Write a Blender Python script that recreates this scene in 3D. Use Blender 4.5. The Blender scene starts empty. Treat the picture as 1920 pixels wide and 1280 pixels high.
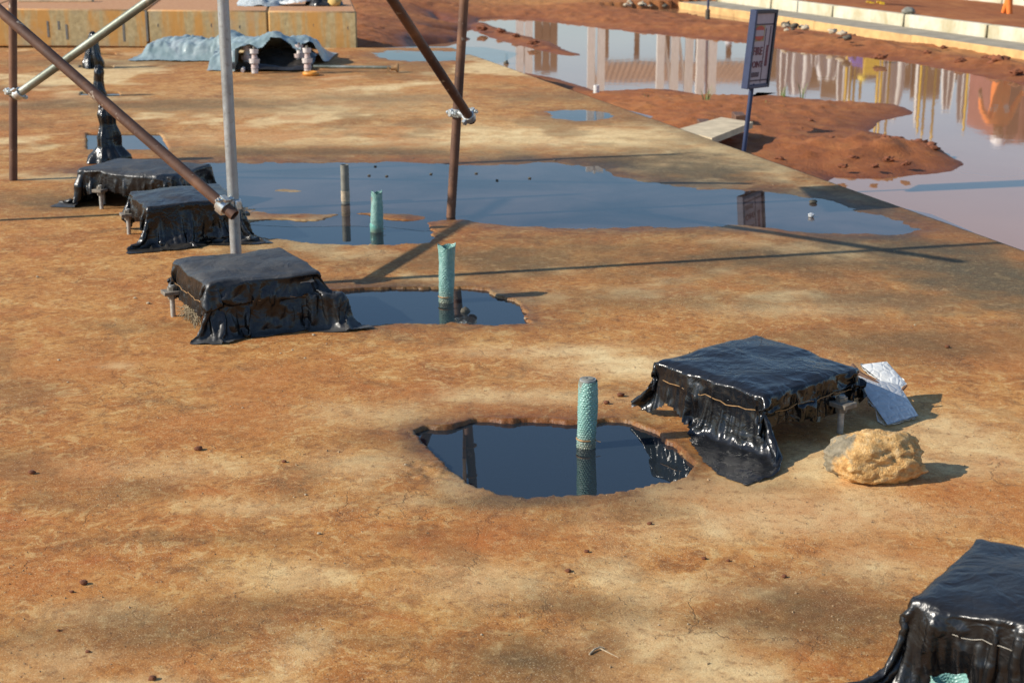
import bpy, math, random
import numpy as np
from mathutils import Vector, Matrix
random.seed(7); RNG = np.random.default_rng(7)
R = math.radians
scene = bpy.context.scene
COL = scene.collection

# ------------------------------------------------------------------ camera
F, PITCH, CAM_H = 2900.0, R(16.154), 1.651          # focal length for a 1920 px wide frame, metres above the slab
cam_d = bpy.data.cameras.new('camera'); cam = bpy.data.objects.new('camera', cam_d); COL.objects.link(cam)
cam_d.sensor_width = 36.0; cam_d.lens = F / 1920 * 36.0
cam_d.clip_start = 0.05; cam_d.clip_end = 2000
cam.location = (0, 0, CAM_H); cam.rotation_euler = (R(90) - PITCH, 0, 0)
cam_d.dof.use_dof = True; cam_d.dof.focus_distance = 5.0; cam_d.dof.aperture_fstop = 7.0
scene.camera = cam

# ------------------------------------------------------------------ sky, sun, exposure
SUN_EL, SHADOW_AZ = R(31), R(14)                     # shadows fall towards +x, a little away from the camera
w = bpy.data.worlds.new('World'); scene.world = w; w.use_nodes = True
nt = w.node_tree; nt.nodes.clear()
sky = nt.nodes.new('ShaderNodeTexSky'); sky.sky_type = 'NISHITA'; sky.sun_disc = False
sky.sun_elevation = SUN_EL; sky.sun_rotation = R(256)
sky.air_density = 1.15; sky.dust_density = 0.45; sky.ozone_density = 4.5; sky.altitude = 200
bg = nt.nodes.new('ShaderNodeBackground'); bg.inputs['Strength'].default_value = 0.128
wo = nt.nodes.new('ShaderNodeOutputWorld')
nt.links.new(sky.outputs[0], bg.inputs[0]); nt.links.new(bg.outputs[0], wo.inputs[0])
sun_d = bpy.data.lights.new('sun', 'SUN'); sun = bpy.data.objects.new('sun', sun_d); COL.objects.link(sun)
sun_d.energy = 5.0; sun_d.angle = R(0.53); sun_d.color = (1.0, 0.93, 0.82)
SDIR = Vector((math.cos(SUN_EL) * math.cos(SHADOW_AZ), math.cos(SUN_EL) * math.sin(SHADOW_AZ), -math.sin(SUN_EL)))
sun.rotation_euler = SDIR.to_track_quat('-Z', 'Y').to_euler()
vs = scene.view_settings
vs.view_transform = 'Standard'; vs.look = 'None'; vs.gamma = 1.0; vs.use_curve_mapping = False; vs.exposure = 0.26

# ------------------------------------------------------------------ surveying helpers: photo point -> place on a level
_c, _s = math.cos(PITCH), math.sin(PITCH)
def _ray(x, y):
    u = (x - 960) / F; v = -(y - 640) / F
    return np.array([u, _c + v * _s, -_s + v * _c])
def gp(x, y, z=0.0):
    d = _ray(x, y); t = (z - CAM_H) / d[2]
    return np.array([d[0] * t, d[1] * t, z])
def gy(x, y, Y):
    d = _ray(x, y); t = Y / d[1]
    return np.array([d[0] * t, Y, CAM_H + d[2] * t])

# ------------------------------------------------------------------ noise and distance helpers
def _hash(ix, iy, seed):
    h = (ix.astype(np.int64) * 374761393 + iy.astype(np.int64) * 668265263 + seed * 1274126177) & 0xffffffff
    h = ((h ^ (h >> 13)) * 1274126177) & 0xffffffff
    return ((h ^ (h >> 16)) & 0xffff) / 65535.0
def vnoise(x, y, seed=0):
    ix = np.floor(x); iy = np.floor(y); fx = x - ix; fy = y - iy
    fx = fx * fx * fx * (fx * (fx * 6 - 15) + 10); fy = fy * fy * fy * (fy * (fy * 6 - 15) + 10)
    a = _hash(ix, iy, seed); b = _hash(ix + 1, iy, seed); c = _hash(ix, iy + 1, seed); d = _hash(ix + 1, iy + 1, seed)
    return (a + (b - a) * fx) * (1 - fy) + (c + (d - c) * fx) * fy
def fbm(x, y, scale, octv=4, seed=0, rough=.5):
    t = 0; amp = 1; tot = 0
    for o in range(octv):
        t = t + amp * (vnoise(x * scale + 17.3 * o, y * scale - 9.1 * o, seed + o) * 2 - 1); tot += amp
        amp *= rough; scale *= 2.03
    return t / tot
def sdpoly(x, y, poly):
    poly = np.asarray(poly, float); n = len(poly)
    d = np.full(x.shape, 1e9); s = np.ones(x.shape)
    j = n - 1
    for i in range(n):
        ex, ey = poly[j] - poly[i]; wx = x - poly[i][0]; wy = y - poly[i][1]
        t = np.clip((wx * ex + wy * ey) / (ex * ex + ey * ey + 1e-12), 0, 1)
        bx = wx - ex * t; by = wy - ey * t
        d = np.minimum(d, bx * bx + by * by)
        c1 = y >= poly[i][1]; c2 = y < poly[j][1]; c3 = ex * wy > ey * wx
        s = np.where((c1 & c2 & c3) | (~c1 & ~c2 & ~c3), -s, s)
        j = i
    return s * np.sqrt(d)
def sstep(a, b, x):
    t = np.clip((x - a) / (b - a), 0, 1); return t * t * (3 - 2 * t)
def gpoly(pts, z=0.0): return np.array([gp(px, py, z)[:2] for px, py in pts])

# ------------------------------------------------------------------ object helpers
def tag(o, label=None, cat=None, group=None, kind=None):
    if label: o['label'] = label
    if cat: o['category'] = cat
    if group: o['group'] = group
    if kind: o['kind'] = kind
    return o
def empty(name, loc, label, cat, group=None):
    o = bpy.data.objects.new(name, None); COL.objects.link(o); o.location = tuple(loc); o.empty_display_size = .1
    return tag(o, label, cat, group)
def _worldloc(o):
    v = Vector((0, 0, 0))
    while o is not None: v += o.location; o = o.parent
    return v
def mobj(name, verts, faces, mat, parent=None, smooth=True, loc=None, sharp=None):
    """verts in world coordinates; the object origin goes to loc (top-level) or to its parent's base"""
    me = bpy.data.meshes.new(name)
    V = np.asarray(verts, float)
    off = np.array(_worldloc(parent)) if parent is not None else (np.array(loc, float) if loc is not None else np.zeros(3))
    me.from_pydata((V - off).tolist(), [], [tuple(int(i) for i in f) for f in faces])
    for m in (mat if isinstance(mat, (list, tuple)) else [mat]): me.materials.append(m)
    if smooth: me.polygons.foreach_set('use_smooth', [True] * len(me.polygons))
    me.update()
    if sharp: 
        try: me.set_sharp_from_angle(angle=R(sharp))
        except Exception: pass
    o = bpy.data.objects.new(name, me); COL.objects.link(o)
    if parent is not None: o.parent = parent
    else: o.location = tuple(off)
    return o
class MB:
    def __init__(s): s.v = []; s.f = []
    def add(s, v, f):
        b = len(s.v); s.v += [tuple(map(float, p)) for p in v]; s.f += [tuple(int(i) + b for i in q) for q in f]; return s
    def build(s, name, mat, parent=None, smooth=True, loc=None, sharp=40): return mobj(name, s.v, s.f, mat, parent, smooth, loc, sharp)
    def tube(s, a, b, r, n=20, cap=True, r2=None, rings=1, hollow=0):
        a = Vector(a); b = Vector(b); d = (b - a); L = d.length; d.normalize()
        q = d.to_track_quat('Z', 'Y'); r2 = r if r2 is None else r2
        v = []; f = []
        for k in range(rings + 1):
            t = k / rings; rr = r + (r2 - r) * t
            for i in range(n):
                an = 2 * math.pi * i / n
                v.append(a + d * (L * t) + q @ Vector((math.cos(an) * rr, math.sin(an) * rr, 0)))
        for k in range(rings):
            for i in range(n):
                f.append((k * n + i, k * n + (i + 1) % n, (k + 1) * n + (i + 1) % n, (k + 1) * n + i))
        if hollow:
            for e, sgn in ((0, 1), (rings, -1)):
                base = len(v); c = a + d * (L * e / rings)
                for dep in (0, .12):
                    for i in range(n):
                        an = 2 * math.pi * i / n
                        v.append(c + d * (sgn * dep) + q @ Vector((math.cos(an) * hollow, math.sin(an) * hollow, 0)))
                for i in range(n):
                    j = (i + 1) % n
                    f.append((e * n + i, e * n + j, base + j, base + i)); f.append((base + i, base + j, base + n + j, base + n + i))
        elif cap:
            f.append(tuple(range(n - 1, -1, -1))); f.append(tuple(rings * n + i for i in range(n)))
        return s.add(v, f)
    def path(s, pts, r, n=6):
        pts = [Vector(p) for p in pts]; v = []; f = []
        for k, p in enumerate(pts):
            d = (pts[min(k + 1, len(pts) - 1)] - pts[max(k - 1, 0)]).normalized(); q = d.to_track_quat('Z', 'Y')
            rr = r[k] if isinstance(r, (list, tuple)) else r
            for i in range(n):
                an = 2 * math.pi * i / n; v.append(p + q @ Vector((math.cos(an) * rr, math.sin(an) * rr, 0)))
        for k in range(len(pts) - 1):
            for i in range(n): f.append((k * n + i, k * n + (i + 1) % n, (k + 1) * n + (i + 1) % n, (k + 1) * n + i))
        f.append(tuple(range(n - 1, -1, -1))); f.append(tuple((len(pts) - 1) * n + i for i in range(n)))
        return s.add(v, f)
    def box(s, c, h, ax=None, bev=0.0):
        ax = ax or ((1, 0, 0), (0, 1, 0), (0, 0, 1)); c = np.array(c, float); A = np.array(ax, float); h = np.array(h, float)
        if bev <= 0:
            v = [c + A[0] * sx * h[0] + A[1] * sy * h[1] + A[2] * sz * h[2] for sz in (-1, 1) for sy in (-1, 1) for sx in (-1, 1)]
            return s.add(v, [(0, 2, 3, 1), (4, 5, 7, 6), (0, 1, 5, 4), (2, 6, 7, 3), (0, 4, 6, 2), (1, 3, 7, 5)])
        v = []; idx = {}
        for sx in (-1, 1):
            for sy in (-1, 1):
                for sz in (-1, 1):
                    for k in range(3):
                        hh = h - bev; hh[k] = h[k]
                        idx[(sx, sy, sz, k)] = len(v); v.append(c + A[0] * sx * hh[0] + A[1] * sy * hh[1] + A[2] * sz * hh[2])
        f = []
        S = (-1, 1)
        for k in range(3):
            a, b = [i for i in range(3) if i != k]
            for sk in S:
                loop = []
                for sa, sb in ((-1, -1), (1, -1), (1, 1), (-1, 1)):
                    t = [0, 0, 0]; t[k] = sk; t[a] = sa; t[b] = sb; loop.append(idx[(*t, k)])
                if (sk > 0) == (k == 1): loop.reverse()
                f.append(tuple(loop))
            for sa in S:
                for sb in S:
                    t0 = [0, 0, 0]; t1 = [0, 0, 0]; t0[a] = t1[a] = sa; t0[b] = t1[b] = sb; t0[k] = -1; t1[k] = 1
                    q = [idx[(*t0, a)], idx[(*t1, a)], idx[(*t1, b)], idx[(*t0, b)]]
                    n = (A[a] * sa + A[b] * sb); e = np.cross(v[q[1]] - v[q[0]], v[q[2]] - v[q[0]])
                    if np.dot(n, e) < 0: q.reverse()
                    f.append(tuple(q))
        for sx in S:
            for sy in S:
                for sz in S:
                    q = [idx[(sx, sy, sz, k)] for k in range(3)]
                    n = A[0] * sx + A[1] * sy + A[2] * sz; e = np.cross(v[q[1]] - v[q[0]], v[q[2]] - v[q[0]])
                    if np.dot(n, e) < 0: q.reverse()
                    f.append(tuple(q))
        return s.add(v, f)
    def hexnut(s, c, r, hgt, axis=(0, 0, 1)):
        c = Vector(c); a = Vector(axis).normalized() * hgt / 2
        return s.tube(c - a, c + a, r, n=6)
def grid_faces(nx, ny):
    i = np.arange(nx * ny).reshape(nx, ny)
    return np.stack([i[:-1, :-1], i[1:, :-1], i[1:, 1:], i[:-1, 1:]], -1).reshape(-1, 4)
def big_grid(name, V, faces, mat, attrs=None):
    me = bpy.data.meshes.new(name); nv = len(V); nf = len(faces)
    me.vertices.add(nv); me.vertices.foreach_set('co', np.ascontiguousarray(V, np.float32).ravel())
    me.loops.add(nf * 4); me.loops.foreach_set('vertex_index', np.ascontiguousarray(faces, np.int32).ravel())
    me.polygons.add(nf); me.polygons.foreach_set('loop_start', np.arange(0, nf * 4, 4, dtype=np.int32))
    try: me.polygons.foreach_set('loop_total', np.full(nf, 4, np.int32))
    except Exception: pass
    me.polygons.foreach_set('use_smooth', np.ones(nf, bool))
    me.update(calc_edges=True); me.validate()
    for k, a in (attrs or {}).items():
        at = me.attributes.new(k, 'FLOAT', 'POINT'); at.data.foreach_set('value', np.ascontiguousarray(a, np.float32).ravel())
    me.materials.append(mat)
    o = bpy.data.objects.new(name, me); COL.objects.link(o); return o

# ------------------------------------------------------------------ material helpers
class NT:
    def __init__(s, name):
        s.m = bpy.data.materials.new(name); s.m.use_nodes = True; s.t = s.m.node_tree; s.t.nodes.clear()
        s.out = s.n('ShaderNodeOutputMaterial'); s._co = None
    def n(s, t, **kw):
        nd = s.t.nodes.new(t)
        for k, v in kw.items(): setattr(nd, k, v)
        return nd
    def L(s, a, b): s.t.links.new(a, b)
    def co(s):
        if s._co is None: s._co = s.n('ShaderNodeTexCoord').outputs['Object']
        return s._co
    def val(s, x, sock):
        if hasattr(x, 'is_output') or isinstance(x, bpy.types.NodeSocket): s.L(x, sock)
        else: sock.default_value = x if not (isinstance(x, tuple) and len(x) == 3 and sock.type == 'RGBA') else (*x, 1)
    def noise(s, scale, detail=5, rough=.55, dist=0.0, vec=None, out=0):
        nd = s.n('ShaderNodeTexNoise'); s.L(vec or s.co(), nd.inputs['Vector'])
        nd.inputs['Scale'].default_value = scale; nd.inputs['Detail'].default_value = detail
        nd.inputs['Roughness'].default_value = rough; nd.inputs['Distortion'].default_value = dist
        return nd.outputs[out]
    def voro(s, scale, feature='F1', vec=None, out='Distance', rnd=1.0):
        nd = s.n('ShaderNodeTexVoronoi', feature=feature); s.L(vec or s.co(), nd.inputs['Vector'])
        nd.inputs['Scale'].default_value = scale; nd.inputs['Randomness'].default_value = rnd
        return nd.outputs[out]
    def ramp(s, fac, stops, interp='LINEAR'):
        nd = s.n('ShaderNodeValToRGB'); cr = nd.color_ramp; cr.interpolation = interp
        while len(cr.elements) < len(stops): cr.elements.new(.5)
        for e, (p, c) in zip(cr.elements, stops):
            e.position = p; e.color = (*c, 1) if isinstance(c, tuple) else (c, c, c, 1)
        s.L(fac, nd.inputs[0]); return nd.outputs[0]
    def rng(s, fac, a, b, c=0.0, d=1.0):
        nd = s.n('ShaderNodeMapRange'); s.val(fac, nd.inputs[0])
        for i, x in enumerate((a, b, c, d)): s.val(x, nd.inputs[i + 1])
        return nd.outputs[0]
    def mix(s, fac, a, b, mode='MIX'):
        nd = s.n('ShaderNodeMix', data_type='RGBA', blend_type=mode)
        s.val(fac, nd.inputs[0]); s.val(a, nd.inputs[6]); s.val(b, nd.inputs[7]); return nd.outputs[2]
    def math(s, op, a, b=None, c=None):
        nd = s.n('ShaderNodeMath', operation=op)
        s.val(a, nd.inputs[0])
        if b is not None: s.val(b, nd.inputs[1])
        if c is not None: s.val(c, nd.inputs[2])
        return nd.outputs[0]
    def attr(s, name): return s.n('ShaderNodeAttribute', attribute_name=name).outputs['Fac']
    def mapping(s, scale=(1, 1, 1), rot=(0, 0, 0), vec=None):
        nd = s.n('ShaderNodeMapping'); nd.inputs['Scale'].default_value = scale; nd.inputs['Rotation'].default_value = rot
        s.L(vec or s.co(), nd.inputs[0]); return nd.outputs[0]
    def bump(s, h, strength=.3, dist=.01, normal=None):
        nd = s.n('ShaderNodeBump'); nd.inputs['Strength'].default_value = strength; nd.inputs['Distance'].default_value = dist
        s.L(h, nd.inputs['Height'])
        if normal is not None: s.L(normal, nd.inputs['Normal'])
        return nd.outputs[0]
    def pbsdf(s, color, rough=.5, metal=0.0, normal=None, spec=None, **kw):
        b = s.n('ShaderNodeBsdfPrincipled'); s.val(color, b.inputs['Base Color']); s.val(rough, b.inputs['Roughness']); s.val(metal, b.inputs['Metallic'])
        if spec is not None: s.val(spec, b.inputs['Specular IOR Level'])
        for k, v in kw.items(): s.val(v, b.inputs[k.replace('_', ' ')])
        if normal is not None: s.L(normal, b.inputs['Normal'])
        s.L(b.outputs[0], s.out.inputs[0]); return b
def simple(name, color, rough=.6, metal=0.0, var=.25, scale=30, bump=.0):
    t = NT(name); nz = t.noise(scale, 4)
    c = t.mix(t.rng(nz, .3, .7), tuple(x * (1 - var) for x in color), tuple(min(1, x * (1 + var)) for x in color))
    nrm = t.bump(t.noise(scale * 3, 4), bump, .005) if bump else None
    t.pbsdf(c, rough, metal, nrm); return t.m

# ---- slab
def mat_slab():
    t = NT('stained_concrete')
    n1 = t.noise(1.1, 8, .62, .3); n2 = t.noise(5.5, 8, .68, .6); n3 = t.noise(38, 6, .65); n4 = t.noise(260, 3, .6)
    base = t.ramp(n1, [(.30, (.36, .145, .040)), (.45, (.49, .225, .066)), (.55, (.53, .28, .095)), (.70, (.60, .39, .175))])
    c2 = t.ramp(n2, [(.30, (.22, .115, .044)), (.43, (.44, .205, .064)), (.55, (.54, .29, .10)), (.66, (.62, .42, .20)), (.76, (.66, .50, .28))])
    c = t.mix(.58, base, c2)
    n5 = t.noise(13, 9, .72, 1.1); c = t.mix(t.rng(n5, .455, .40, 0, .50), c, (.25, .115, .036)); c = t.mix(t.rng(n5, .545, .60, 0, .52), c, (.68, .50, .27))
    n7 = t.noise(44, 10, .78, .6); c = t.mix(t.rng(n7, .44, .37, 0, .60), c, (.20, .09, .032)); c = t.mix(t.rng(n7, .555, .63, 0, .55), c, (.72, .56, .34))
    n6 = t.noise(2.3, 7, .7, .8); c = t.mix(t.rng(n6, .56, .68, 0, .42), c, (.20, .15, .085)); c = t.mix(t.rng(n6, .42, .30, 0, .5), c, (.47, .165, .045))
    c = t.mix(t.math('MULTIPLY', t.attr('pale'), t.rng(n2, .30, .58, .5, 1)), c, (.76, .61, .39))
    c = t.mix(t.math('MULTIPLY', t.attr('red'), t.rng(n2, .38, .6, .2, 1)), c, (.47, .185, .048))
    c = t.mix(t.math('MULTIPLY', t.attr('grey'), t.rng(n2, .25, .6, .55, 1)), c, (.19, .125, .060))
    c = t.mix(t.math('MULTIPLY', t.attr('clean'), t.rng(n2, .25, .65, .7, 1)), c, (.150, .122, .078))
    # pale edges of drained water, dark specks, grains
    c = t.mix(t.rng(n3, .55, .75, 0, .40), c, (.68, .52, .32))
    c = t.mix(t.rng(n3, .46, .28, 0, .62), c, (.19, .085, .033))
    sp = t.noise(24, 8, .8, 1.2); c = t.mix(t.rng(sp, .60, .69, 0, .60), c, (.12, .075, .042))
    sp2 = t.noise(90, 3, .6); c = t.mix(t.rng(sp2, .66, .74, 0, .55), c, (.13, .07, .035))
    wl = t.noise(11, 9, .74, 2.0); c = t.mix(t.rng(wl, .57, .70, 0, .5), c, (.66, .50, .30))
    c = t.mix(t.rng(n4, .58, .70, 0, .60), c, (.80, .68, .50)); c = t.mix(t.rng(n4, .42, .30, 0, .65), c, (.15, .075, .032))
    gr = t.voro(150, 'F1'); c = t.mix(t.math('MULTIPLY', t.rng(gr, .16, .08), t.rng(t.noise(3.1, 4), .48, .6)), c, (.82, .74, .60))
    # drying cracks
    wv = t.n('ShaderNodeVectorMath', operation='ADD'); t.L(t.co(), wv.inputs[0])
    nv = t.n('ShaderNodeVectorMath', operation='SCALE'); t.L(t.noise(6, 5, .6, out=1), nv.inputs[0]); nv.inputs['Scale'].default_value = .22
    t.L(nv.outputs[0], wv.inputs[1])
    ve = t.voro(2.6, 'DISTANCE_TO_EDGE', wv.outputs[0]); ve2 = t.voro(9, 'DISTANCE_TO_EDGE', wv.outputs[0])
    ck = t.math('MULTIPLY', t.rng(ve, .012, .002), t.rng(t.noise(1.7, 3), .52, .62)); ck2 = t.math('MULTIPLY', t.rng(ve2, .022, .004), t.rng(t.noise(2.3, 3), .52, .64))
    ck = t.math('MAXIMUM', ck, t.math('MULTIPLY', ck2, .7))
    c = t.mix(t.math('MULTIPLY', ck, .32), c, (.14, .075, .035))
    wet = t.attr('wet'); gm = t.n('ShaderNodeGamma'); t.L(c, gm.inputs[0]); gm.inputs[1].default_value = 1.36; c = t.mix(1.0, gm.outputs[0], (1.10, 1.10, 1.0), 'MULTIPLY')
    c = t.mix(wet, c, t.mix(1.0, c, (.37, .33, .30), 'MULTIPLY'))
    c = t.mix(t.attr('silt'), c, (.055, .036, .020))
    h = t.math('ADD', t.math('MULTIPLY', n3, .6), t.math('MULTIPLY', n4, .35)); h = t.math('SUBTRACT', h, t.math('MULTIPLY', ck, .5))
    rough = t.rng(wet, 0, 1, .88, .42)
    h = t.math('ADD', h, t.math('MULTIPLY', n5, .8)); t.pbsdf(c, rough, 0, t.bump(h, .5, .006), spec=.35); return t.m
def mat_laterite():
    t = NT('red_laterite'); n1 = t.noise(.55, 7, .6, .4); n2 = t.noise(4.5, 7, .65); n3 = t.noise(30, 6, .65)
    c = t.ramp(n1, [(.3, (.23, .075, .030)), (.5, (.33, .115, .046)), (.68, (.45, .19, .075))])
    c = t.mix(.5, c, t.ramp(n2, [(.32, (.19, .058, .024)), (.52, (.35, .125, .05)), (.7, (.47, .21, .09))]))
    c = t.mix(t.rng(n3, .58, .75, 0, .35), c, (.52, .27, .13)); c = t.mix(t.rng(n3, .42, .28, 0, .5), c, (.13, .04, .018))
    wet = t.attr('wet'); c = t.mix(wet, c, t.mix(1.0, c, (.52, .44, .40), 'MULTIPLY'))
    c = t.mix(t.attr('track'), c, (.46, .22, .09)); c = t.mix(1.0, c, (.96, .92, .70), 'MULTIPLY')
    h = t.math('ADD', t.math('MULTIPLY', n2, .5), t.math('MULTIPLY', n3, .5))
    t.pbsdf(c, t.rng(wet, 0, 1, .92, .45), 0, t.bump(h, .7, .03), spec=.3); return t.m
def mat_mudwater():
    t = NT('muddy_water'); n1 = t.noise(.35, 3)
    c = t.mix(t.rng(n1, .35, .65), (.32, .155, .073), (.365, .185, .092))
    rip = t.noise(7, 2, .5, vec=t.mapping((1, .6, 1)))
    b = t.pbsdf(c, .035, 0, t.bump(rip, .04, .01)); b.inputs['IOR'].default_value = 1.33; return t.m
def mat_puddle(name, tint, murk, murkfac, vary=0.0):
    t = NT(name)
    nrm = t.bump(t.noise(6, 2, .5), .012, .01)
    fr = t.n('ShaderNodeFresnel'); fr.inputs['IOR'].default_value = 1.60; t.L(nrm, fr.inputs['Normal'])
    tr = t.n('ShaderNodeBsdfTransparent'); tr.inputs[0].default_value = (*tint, 1)
    df = t.n('ShaderNodeBsdfDiffuse'); df.inputs[0].default_value = (*murk, 1)
    m0 = t.n('ShaderNodeMixShader'); m0.inputs[0].default_value = murkfac
    if vary: t.L(t.rng(t.noise(1.1, 5, .6, .6), .40, .62, murkfac, murkfac + vary), m0.inputs[0])
    t.L(tr.outputs[0], m0.inputs[1]); t.L(df.outputs[0], m0.inputs[2])
    gl = t.n('ShaderNodeBsdfGlossy'); gl.inputs['Roughness'].default_value = .008; t.L(nrm, gl.inputs['Normal'])
    m1 = t.n('ShaderNodeMixShader'); t.L(fr.outputs[0], m1.inputs[0]); t.L(m0.outputs[0], m1.inputs[1]); t.L(gl.outputs[0], m1.inputs[2])
    t.L(m1.outputs[0], t.out.inputs[0]); return t.m
def mat_plastic(name, dust, rough, dustcol=(.20, .17, .13)):
    t = NT(name); n1 = t.noise(9, 6, .65, .5); n2 = t.noise(70, 4, .6)
    geo = t.n('ShaderNodeNewGeometry'); sep = t.n('ShaderNodeSeparateXYZ'); t.L(geo.outputs['Normal'], sep.inputs[0])
    up = t.rng(sep.outputs[2], .2, .95)
    du = t.math('MULTIPLY', t.math('ADD', t.math('MULTIPLY', up, dust), dust * .05), t.rng(n1, .3, .68, .35, 1.0))
    c = t.mix(du, (.0045, .0048, .0056), dustcol)
    sp = t.rng(n2, .68, .76, 0, min(1, dust * .9 + .12)); c = t.mix(sp, c, (.35, .28, .2))
    # creases in the film
    wv = t.n('ShaderNodeVectorMath', operation='ADD'); t.L(t.co(), wv.inputs[0])
    nv = t.n('ShaderNodeVectorMath', operation='SCALE'); t.L(t.noise(12, 3, .5, out=1), nv.inputs[0]); nv.inputs['Scale'].default_value = .10
    t.L(nv.outputs[0], wv.inputs[1])
    cr1 = t.voro(16, 'DISTANCE_TO_EDGE', wv.outputs[0]); cr2 = t.voro(38, 'DISTANCE_TO_EDGE', wv.outputs[0])
    msk = t.rng(t.noise(5, 3), .45, .62)
    h = t.math('MULTIPLY', t.math('ADD', t.math('MULTIPLY', t.rng(cr1, 0, .22), .6), t.math('MULTIPLY', t.rng(cr2, 0, .25), .2)), t.math('MULTIPLY', msk, .45))
    rid = t.math('ABSOLUTE', t.math('SUBTRACT', t.noise(11, 3, .5, 1.2), .5)); h = t.math('SUBTRACT', h, t.math('MULTIPLY', rid, 2.6)); h = t.math('ADD', h, t.math('MULTIPLY', t.noise(30, 3, .5, .5), .35))
    rr = t.math('ADD', rough, t.math('MULTIPLY', du, .9)); rr = t.math('ADD', rr, t.rng(n1, .35, .7, 0, .12))
    t.pbsdf(c, rr, 0, t.bump(h, .55, .006), spec=.5); return t.m
def mat_tube(name, c0, c1, c2, rough, metal):
    t = NT(name); n1 = t.noise(5, 6, .6, .4); n2 = t.noise(40, 5, .65)
    n0 = t.noise(1.7, 4, .6, .3); c = t.ramp(t.math('ADD', t.math('MULTIPLY', n1, .5), t.math('MULTIPLY', n0, .5)), [(.40, c0), (.52, c1), (.62, c2)]); c = t.mix(t.rng(n2, .60, .72, 0, .6), c, c2); c = t.mix(t.rng(n2, .42, .3, 0, .5), c, tuple(x * .45 for x in c0))
    sp = t.rng(t.noise(13, 6, .7), .62, .66, 0, .8); c = t.mix(sp, c, (.48, .40, .30))
    t.pbsdf(c, t.rng(n2, .3, .7, rough - .1, rough + .15), metal, t.bump(n2, .25, .002)); return t.m
M = {}
M['slab'] = mat_slab(); M['earth'] = mat_laterite(); M['mudwater'] = mat_mudwater()
M['pool'] = mat_puddle('clear_pool_water', (.50, .47, .42), (.026, .036, .044), .6)
M['film'] = mat_puddle('shallow_puddle_water', (.58, .52, .48), (.20, .135, .11), .06, .32)
M['rust'] = mat_tube('rusty_tube', (.075, .036, .022), (.125, .060, .034), (.22, .105, .052), .62, .15)
M['galv'] = mat_tube('galvanised_tube', (.27, .28, .275), (.37, .39, .385), (.48, .49, .48), .40, .5)
M['galv_dull'] = mat_tube('dull_galvanised_tube', (.15, .165, .13), (.23, .25, .20), (.36, .37, .32), .45, .5)
M['coupler'] = simple('zinc_coupler', (.58, .60, .57), .35, .7, .3, 60)
M['cover_dusty'] = mat_plastic('dusty_black_plastic', .42, .25, (.150, .145, .135))
M['cover_gloss'] = mat_plastic('glossy_black_plastic', .10, .16, (.10, .10, .10))
M['cover_mid'] = mat_plastic('black_plastic_film', .16, .20)
M['cover_worn'] = mat_plastic('scuffed_black_plastic', .10, .24, (.14, .13, .12))
M['concrete'] = simple('grey_concrete', (.30, .27, .22), .9, 0, .3, 12, .4)
M['steel'] = simple('weathered_steel', (.21, .18, .14), .65, .3, .35, 40, .3)
M['bolt'] = simple('galvanised_bolt', (.42, .40, .35), .5, .4, .3, 50, .2)
M['wire'] = simple('rusty_tie_wire', (.36, .21, .09), .6, .3, .4, 80)
M['wire_pale'] = simple('pale_tie_wire', (.50, .46, .38), .5, .3, .3, 80)

# ------------------------------------------------------------------ the slab: a stained concrete raft with pools and pockets
EDGE_A = gp(1920, 470)[:2]; EDGE_B = gp(890, 105)[:2]
EDGE_K = (EDGE_B[0] - EDGE_A[0]) / (EDGE_B[1] - EDGE_A[1])
def edge_x(y): return EDGE_A[0] + EDGE_K * (y - EDGE_A[1])
Y_FAR = 17.42
ys = np.concatenate([np.linspace(-3, 2.6, 40)[:-1], np.arange(2.6, 4.2, .0125), np.arange(4.2, 5.15, .007), np.arange(5.15, 5.85, .0125), np.arange(5.85, 6.6, .008), np.arange(6.6, 9.2, .0125), np.arange(9.2, Y_FAR, .028), [Y_FAR]])
ds = np.concatenate([np.arange(0, 2.6, .0125), np.arange(2.6, 3.8, .0075), np.arange(3.8, 5.7, .0125), np.linspace(5.7, 12, 90)])
GY, GD = np.meshgrid(ys, ds, indexing='ij')
GX = edge_x(GY) - GD
POOL1 = gpoly([(780, 806), (800, 798), (850, 795), (900, 787), (950, 784), (1000, 785), (1050, 788), (1090, 788), (1140, 786), (1178, 790), (1212, 802), (1240, 818), (1265, 832), (1292, 850), (1308, 868), (1296, 888), (1258, 906), (1200, 917), (1130, 922), (1060, 925), (990, 925), (930, 922), (892, 915), (872, 905), (862, 888), (845, 874), (818, 856), (798, 830)])
POOL2 = gpoly([(560, 550), (600, 545), (680, 541), (760, 539), (850, 538), (912, 541), (930, 551), (948, 558), (966, 560), (975, 570), (992, 584), (984, 597), (1000, 605), (930, 609), (860, 606), (800, 605), (740, 604), (690, 607), (640, 606), (560, 600)])
POOL3 = gpoly([(470, 414), (520, 411), (600, 412), (640, 398), (700, 400), (722, 410), (790, 413), (816, 432), (806, 454), (740, 459), (660, 457), (600, 456), (520, 448), (470, 440)])
PUDDLE = gpoly([(118, 318), (230, 309), (390, 301), (600, 300), (760, 297), (860, 304), (950, 303), (1000, 298), (1060, 297), (1130, 309), (1172, 325), (1262, 344), (1400, 351), (1560, 369), (1615, 385), (1700, 404), (1764, 431), (1720, 441), (1600, 444), (1500, 438), (1400, 432), (1280, 426), (1200, 430), (1100, 433), (1000, 431), (900, 428), (858, 418), (812, 420), (745, 412), (650, 410), (560, 412), (480, 410), (400, 365), (300, 335), (160, 327)])
PUDDLE4 = gpoly([(1000, 206), (1060, 203), (1120, 207), (1165, 218), (1140, 229), (1085, 230), (1035, 222)])
PUDDLE5 = gpoly([(676, 104), (720, 95), (800, 93), (870, 93), (905, 100), (880, 113), (800, 116), (730, 113)])
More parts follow.
